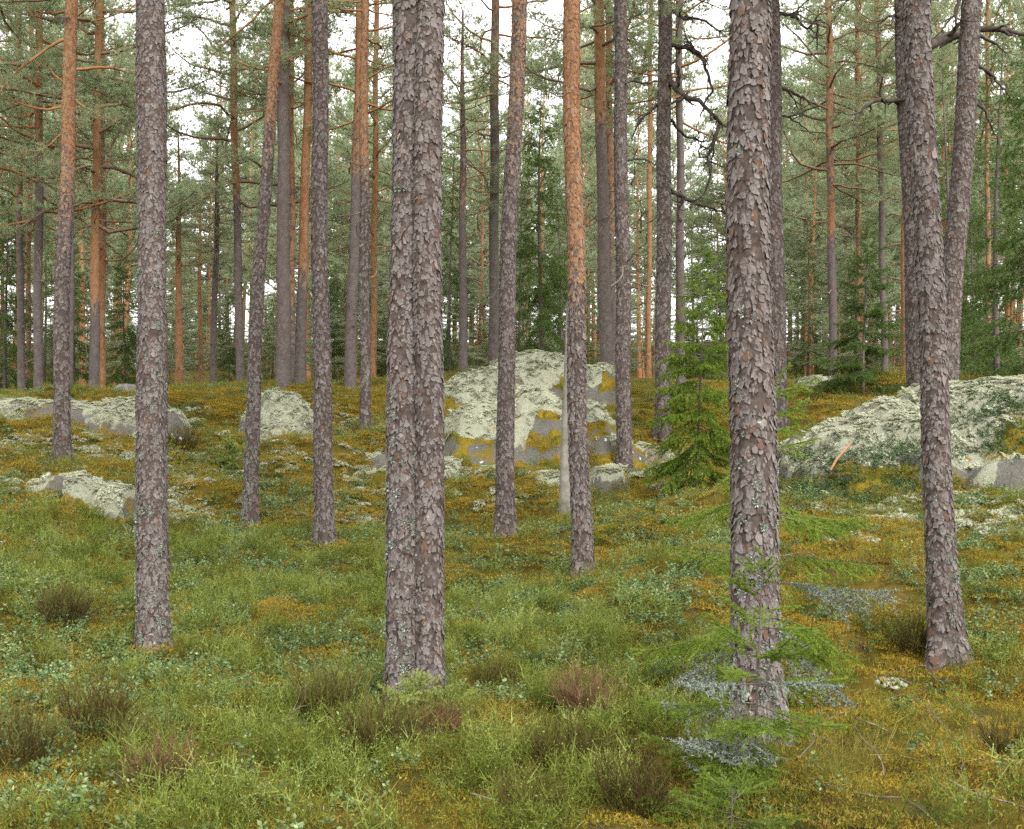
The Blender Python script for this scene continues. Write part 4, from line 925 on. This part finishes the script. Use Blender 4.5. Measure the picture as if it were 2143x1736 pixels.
moss_col = proto_coll('moss_tufts', [moss_proto(k) for k in range(4)])
ling_col = proto_coll('lingonberry_sprigs', [lingon_proto(k + 20, M['lingon']) for k in range(4)])
lingd_col = proto_coll('dark_lingonberry_sprigs', [lingon_proto(k + 30, M['lingon_dark']) for k in range(3)])
bil_col = proto_coll('bilberry_sprigs', [bilberry_proto(k + 40) for k in range(5)])
gra_col = proto_coll('grass_tufts', [grass_proto(k + 60) for k in range(3)])
lic_col = proto_coll('lichen_cushions', [lichen_proto(k + 70) for k in range(4)])

FEET = np.array([o.location[:2] for o in C.objects if o.name.startswith('pine_tree') and o.location[1] < 20])
def off_feet(P, r=.22, front=.35):
    k = np.ones(len(P), bool)
    for fx, fy in FEET: k &= ~((np.abs(P[:, 0] - fx) < r) & (P[:, 1] > fy - front) & (P[:, 1] < fy + r))
    return P[k]
P, rg = spread(30000, 301); P = P[rg.uniform(0, 1, len(P)) < .35 + .65 * sst(.42, .55, fbm(P[:, 0] * 2.2, P[:, 1] * 2.2, 0, 29, 3))]; scatter('moss', P, tilt(rg, len(P)), rg.uniform(.7, 1.4, len(P)) * (.8 + P[:, 1] / 30), rg.integers(0, 4, len(P)), moss_col, 'golden and green feather moss carpeting the forest floor', 'moss')

P, rg = spread(42000, 302); px, py = proj(P)
w = .30 + .8 * blobs(P, [(330,1200,480,150),(150,1420,330,160),(560,1400,300,140),(1150,1300,260,130),(1350,1330,200,110),(480,1300,300,120),(2080,1250,90,120),(1230,1000,60,30),(800,900,80,60),(560,1000,160,60),(1450,1200,150,120),(1300,1100,150,60)])
w *= 1 - .75 * blobs(P, [(1900,1600,330,170),(1000,1650,350,120),(1800,1180,160,80)])
k = rg.uniform(0, 1, len(P)) < w * .95 * sst(.42, .62, fbm(P[:, 0] * 3.6, P[:, 1] * 3.6, 0, 31, 3)); P = off_feet(P[k], .16, .12)
scatter('lingonberry', P, tilt(rg, len(P)), rg.uniform(.7, 1.25, len(P)), rg.integers(0, 4, len(P)), ling_col, 'low blue-green lingonberry sprigs spread over the slope', 'shrub')

P, rg = spread(40000, 303); px, py = proj(P)
w = .10 + .8 * blobs(P, [(900,1600,520,170),(1250,1550,300,170),(500,1650,300,120),(1150,1380,260,150),(560,1180,260,60),(420,1320,200,150),(1950,1400,220,60),(1480,1500,160,120),(120,1180,160,100),(700,1230,200,70)])
w *= (1 - .7 * blobs(P, [(1900,1620,330,130),(1800,1180,160,80),(640,1000,140,90)])) * (1 - .55 * sst(14.5, 16.5, P[:, 1]))
k = rg.uniform(0, 1, len(P)) < w * sst(.40, .60, fbm(P[:, 0] * 2.6, P[:, 1] * 2.6, 0, 37, 4)); P = off_feet(P[k])
scatter('bilberry', P, tilt(rg, len(P)), rg.uniform(.6, 1.2, len(P)), rg.integers(0, 5, len(P)), bil_col, 'wiry light green bilberry stems growing through the moss', 'shrub')

P, rg = spread(6000, 304); k = rg.uniform(0, 1, len(P)) < .25 + .75 * sst(.45, .6, fbm(P[:, 0] * .8, P[:, 1] * .8, 0, 39, 3)); P = off_feet(P[k])
scatter('grass', P, tilt(rg, len(P)), rg.uniform(.6, 1.2, len(P)), rg.integers(0, 3, len(P)), gra_col, 'thin yellow-green grass tufts among the moss', 'grass')

P, rg = spread(50000, 305, 7, 26)
w = blobs(P, [(1800,1085,170,34),(2080,1085,130,36),(1720,1045,80,30),(420,990,70,40),(760,1010,60,60),(740,1080,70,30),(230,950,90,22),(120,925,130,22),(1320,985,60,25),(1930,1445,130,12),(1690,1010,70,40),(1950,1050,110,25),(640,870,60,30),(30,935,70,18),(300,960,80,25),(880,1050,60,40),(60,1000,60,20),(520,900,60,20),(480,1040,50,25),(1420,1010,60,20),(250,900,90,14),(700,900,70,30),(560,960,90,30),(150,1010,120,25),(420,1060,80,30),(820,1010,80,40),(1400,960,70,30),(420,870,60,14),(1010,1045,90,18)])
k = rg.uniform(0, 1, len(P)) < 1.3 * w * sst(.38, .52, fbm(P[:, 0] * 2.2, P[:, 1] * 2.2, 0, 41, 3)); P = P[k]
scatter('ground_lichen', P - [0, 0, .02], tilt(rg, len(P)), rg.uniform(.6, 1.3, len(P)), rg.integers(0, 4, len(P)), lic_col, 'pale reindeer lichen in scattered patches on the ground', 'lichen')

for root, P, N, nz_, res in OUT:                        # lichen cushions that cap each outcrop
    rg = np.random.default_rng(int(abs(root.location[0]) * 1000)); n = len(P)
    k = (rg.uniform(0, 1, n) < 55 * res * res * 2.2) & (nz_ > .30); P, N = P[k], N[k]; n = len(P)
    P = P + rg.normal(size=(n, 3)) * [.02, .02, 0] - np.array(root.location) - [0, 0, .015]
    rot = np.stack([np.arctan2(-N[:, 1], N[:, 2]), np.arctan2(N[:, 0], N[:, 2]), rg.uniform(0, 6.28, n)], -1)
    scatter('lichen_mat', P, rot, np.stack([rg.uniform(.5, 1.3, n)] * 2 + [rg.uniform(.3, .75, n)], -1), rg.integers(0, 4, n), lic_col, None, None, root)

for (root, *_), Pm in zip(OUT, OUT_MOSS):              # moss and small shrubs on the ledges of each outcrop
    rg = np.random.default_rng(len(Pm)); res = _[-1]; k = rg.uniform(0, 1, len(Pm)) < res * res * 80; Pq = Pm[k] - np.array(root.location); n = len(Pq)
    if n: scatter('moss_mat', Pq - [0, 0, .01], tilt(rg, n, .25), rg.uniform(.7, 1.4, n), rg.integers(0, 4, n), moss_col, None, None, root)
    k = rg.uniform(0, 1, len(Pm)) < res * res * 45 * sst(.45, .6, fbm(Pm[:, 0] * 2, Pm[:, 1] * 2, 0, 61, 3)); Pq = Pm[k] - np.array(root.location); n = len(Pq)
    if n: scatter('shrub_mat', Pq - [0, 0, .01], tilt(rg, n, .25), rg.uniform(.6, 1.1, n), rg.integers(0, 4, n), ling_col, None, None, root)

# dark lingonberry on the flank of the broad rock
rg = np.random.default_rng(401); root, Pm = OUT[1][0], OUT_ALL[1]
w = blobs(Pm, [(1790, 985, 150, 42), (1900, 950, 90, 50), (2080, 870, 90, 45), (1700, 1010, 70, 40), (2100, 930, 50, 30)])
k = rg.uniform(0, 1, len(Pm)) < w * .30; Pm = Pm[k]
scatter('lingonberry_mat', Pm - np.array(root.location) - [0, 0, .01], tilt(rg, len(Pm), .3), rg.uniform(.7, 1.2, len(Pm)), rg.integers(0, 3, len(Pm)), lingd_col, None, None, root)
P, rg = spread(9000, 402, 9, 16); k = rg.uniform(0, 1, len(P)) < blobs(P, [(1760, 1020, 140, 35), (1650, 1030, 60, 40)]); P = P[k]
scatter('dark_lingonberry', P, tilt(rg, len(P)), rg.uniform(.8, 1.2, len(P)), rg.integers(0, 3, len(P)), lingd_col, 'dark glossy lingonberry at the foot of the long lichen slab', 'shrub')

# heather bushes
s = NT('heather_twigs'); v = s.math('ADD', s.math('MULTIPLY', s.attr('rnd'), .7), s.math('MULTIPLY', s.rnd(), .3))
M['heather'] = s.leaf(s.ramp(v, [(.1, (.03, .02, .01)), (.4, (.07, .05, .02)), (.65, (.10, .09, .026)), (.95, (.15, .155, .04))]), .15)
s = NT('heather_red_twigs'); v = s.math('ADD', s.math('MULTIPLY', s.attr('rnd'), .7), s.math('MULTIPLY', s.rnd(), .3))
M['heather_red'] = s.leaf(s.ramp(v, [(.1, (.05, .025, .016)), (.5, (.13, .07, .04)), (.95, (.20, .13, .07))]), .15)
def heather_mesh(seed, mat, h=.36, rad=.26, n=95):
    rg = np.random.default_rng(seed); b = Bag(); A, B, Rn = [], [], []
    for q in range(n):
        a = rg.uniform(0, 6.28); r = rad * .35 * math.sqrt(rg.uniform()); p = np.array([r * math.cos(a), r * math.sin(a), -.03]); o_ = rg.uniform(.05, .75)
        P = grow(rg, p, np.array([math.cos(a) * o_, math.sin(a) * o_, 1]), h * rg.uniform(.55, 1.1), 5, .14, .02); cr = rg.uniform(0, .3)
        for k in range(5):
            A.append(P[k]); B.append(P[k + 1]); Rn.append(cr + .07 * k)
            if k > 1:
                for u in range(4):
                    p0 = P[k] + (P[k + 1] - P[k]) * rg.uniform(); g = norm(norm(P[k + 1] - P[k]) + norm(rg.normal(size=3)) * .6); A.append(p0); B.append(p0 + g * rg.uniform(.03, .075)); Rn.append(cr + .15 + .12 * k)
    A, B, Rn = np.array(A), np.array(B), np.array(Rn)
    blades(b, A, B - A, np.linalg.norm(B - A, axis=1) * 1.2, rg.uniform(.003, .006, len(A)), rg, rnd=np.clip(Rn + rg.normal(size=len(A)) * .08, 0, 1)); return b.mesh('heather', mat, False)
HM = [heather_mesh(5, M['heather']), heather_mesh(6, M['heather'], .30, .3), heather_mesh(7, M['heather_red'], .36, .22, 110)]
for px, py, sc, k, lab in ((690,1515,1.15,0,'brown heather bush beside the foot of the twin trunk'), (800,1600,1.2,1,'dark olive heather bush below the twin trunk'), (130,1310,1.25,1,'dark brown heather bush on the slope beside the straight flecked trunk'),
    (205,1545,1.0,0,'brown heather bush among lingonberry low on the slope'), (285,1590,.9,1,'olive heather bush next to a browner one low on the slope'), (340,1675,.8,2,'reddish heather sprig clump near the bottom edge'), (1040,1455,.8,0,'small brown heather clump just past the twin trunk'),
    (1225,1520,1.0,2,'tall reddish bare heather between the twin trunk and the thick trunk'), (1185,1625,1.0,1,'wispy heather bush with dark stems in the bilberry'), (378,950,1.6,1,'rounded olive-brown bush behind the straight flecked trunk'), (40,1600,1.0,1,'dark heather clump at the lower outer corner'),
    (1335,1715,.9,0,'brown heather at the bottom edge before the small spruce'), (1915,1370,1.0,1,'olive heather clump against the pine with the curved base'), (930,1560,.7,2,'thin red-brown heather clump beside the spruce seedling'), (1120,1735,.8,0,'heather clump cut by the bottom edge'),
    (2110,1600,.8,1,'sparse heather on the golden moss at the outer edge'), (640,1130,.9,0,'heather clump beside the flared foot of the slim pine')):
    p = on_ground(px, py); o = ob('heather_bush', HM[k]); o.location = (p[0], p[1], gz(p[0], p[1])); o.rotation_euler = (0, 0, px * .7); o.scale = (sc,) * 3; tag(o, lab, 'bush', 'heather bushes')

# fallen twigs and litter
s = NT('grey_twig'); M['twig'] = simple('fallen_twig_bark', [(.3, (.06, .045, .035)), (.55, (.16, .13, .105)), (.75, (.33, .31, .27))], 14, space='pos')
def twig_mesh(seed, L, r, depth=1):
    rg = np.random.default_rng(seed); b = Bag(); crooked(rg, b, np.zeros(3), np.array([1.0, 0, .02]), L, r, .22, depth, -.01); return b.mesh('twig', M['twig'])
tw_col = proto_coll('litter_twigs', [twig_mesh(90 + k, .28, .003) for k in range(4)])
P, rg = spread(2600, 501); n = len(P)
scatter('twig_litter', P + [0, 0, .03], np.stack([rg.normal(size=n) * .15, rg.normal(size=n) * .25, rg.uniform(0, 6.28, n)], -1), rg.uniform(.5, 1.5, n), rg.integers(0, 4, n), tw_col, 'small dry twigs strewn over the moss', 'twigs')
for px, py, L, r, rz, lab in ((1985,1660,.75,.007,-.5,'dark dead twig lying on the golden moss near the bottom edge'), (1880,1440,.6,.006,.4,'grey dead twig lying before the pine with the curved base'), (1790,1530,.7,.007,.15,'thin dead branch reaching out beside the lichen-hung spruce'),
    (2010,1640,.5,.005,1.2,'short grey twig on the moss at the outer corner'), (985,1690,.5,.006,-.6,'dark broken twig in the bilberry at the bottom'), (450,1590,.5,.005,.3,'pale twig among the lingonberry sprigs')):
    p = on_ground(px, py); o = ob('fallen_branch', twig_mesh(int(px), L, r, 2)); o.location = (p[0], p[1], gz(p[0], p[1]) + .06); o.rotation_euler = (0, .05, rz); tag(o, lab, 'branch', 'fallen branches')
# a split stick leaning on the broad rock
b = Bag(); P = np.array([W3(1738, 985, 13.7), W3(1752, 960, 13.75), W3(1772, 938, 13.85), W3(1786, 922, 13.95)]); tube(b, P, [.016, .018, .015, .006], 7)
s = NT('split_wood'); n1 = s.noise(18, s.obj(), 4); M['split'] = s.solid(s.mix(n1, (.16, .075, .03), (.36, .22, .12)), .85)
o = ob('broken_stick', b.mesh('broken_stick', M['split'])); tag(o, 'orange-brown broken stick lying on the flank of the long lichen slab', 'stick')
# a grey stone by the far lichen strip
p = W3(268, 838, 23.5); V = IV.copy(); rg = np.random.default_rng(5)
import bmesh
bm = bmesh.new(); bmesh.ops.create_icosphere(bm, subdivisions=4, radius=1.0); V = np.array([v.co[:] for v in bm.verts]); d_ = .75 + .5 * fbm(V[:, 0] * 1.2 + 5, V[:, 1] * 1.2, V[:, 2] * 1.2, 77, 4)
for v, q in zip(bm.verts, V * d_[:, None] * [.32, .26, .17]): v.co = q
me = bpy.data.meshes.new('stone'); bm.to_mesh(me); bm.free(); me.materials.append(simple('stone', [(.3, (.09, .08, .08)), (.6, (.18, .165, .16)), (.8, (.26, .25, .24))], 12, .9, 'obj', .6))
for f in me.polygons: f.use_smooth = True
o = ob('stone', me); o.location = (p[0], p[1], gz(p[0], p[1]) + .05); tag(o, 'single bare grey stone at the ridge beside the straight flecked trunk', 'stone')

# foliose lichen tufts on the bark of the nearer trunks
def bark_lichen(seed):
    rg = np.random.default_rng(seed); b = Bag(); n = 40; a = rg.uniform(0, 6.28, n); r = .022 * np.sqrt(rg.uniform(0, 1, n)); P = np.stack([r * np.cos(a), r * np.sin(a), rg.uniform(-.002, .004, n)], -1)
    leaf_quads(b, P, np.stack([np.cos(a) * .7, np.sin(a) * .7, rg.uniform(.1, 1.0, n)], -1), rg.uniform(.008, .02, n), rg.uniform(.006, .012, n), rg, rnd=rg.uniform(.3, 1, n)); return b.mesh('bark_lichen', M['lichen_grey'], False)
bl_col = proto_coll('bark_lichens', [bark_lichen(k) for k in range(4)])
for root, ax, r, li, d in TRUNK_LICHEN:
    rg = np.random.default_rng(int(d * 100)); n = int(110 * li); Ls = ax[:, 2] - ax[0, 2]; sv = .15 + np.minimum(rg.exponential(.9, n), 3.2); th = math.pi * 1.5 + rg.normal(size=n) * 1.0
    A = np.stack([np.interp(sv, Ls, ax[:, j]) for j in range(3)], -1); rr = np.interp(sv, Ls, r) * 1.0 + .006
    P = A + np.stack([np.cos(th) * rr, np.sin(th) * rr, np.zeros(n)], -1) - np.array(root.location)
    scatter('bark_lichen', P, np.stack([np.full(n, math.pi / 2), np.zeros(n), th + math.pi / 2], -1), rg.uniform(.4, 1.2, n), rg.integers(0, 4, n), bl_col, None, None, root)
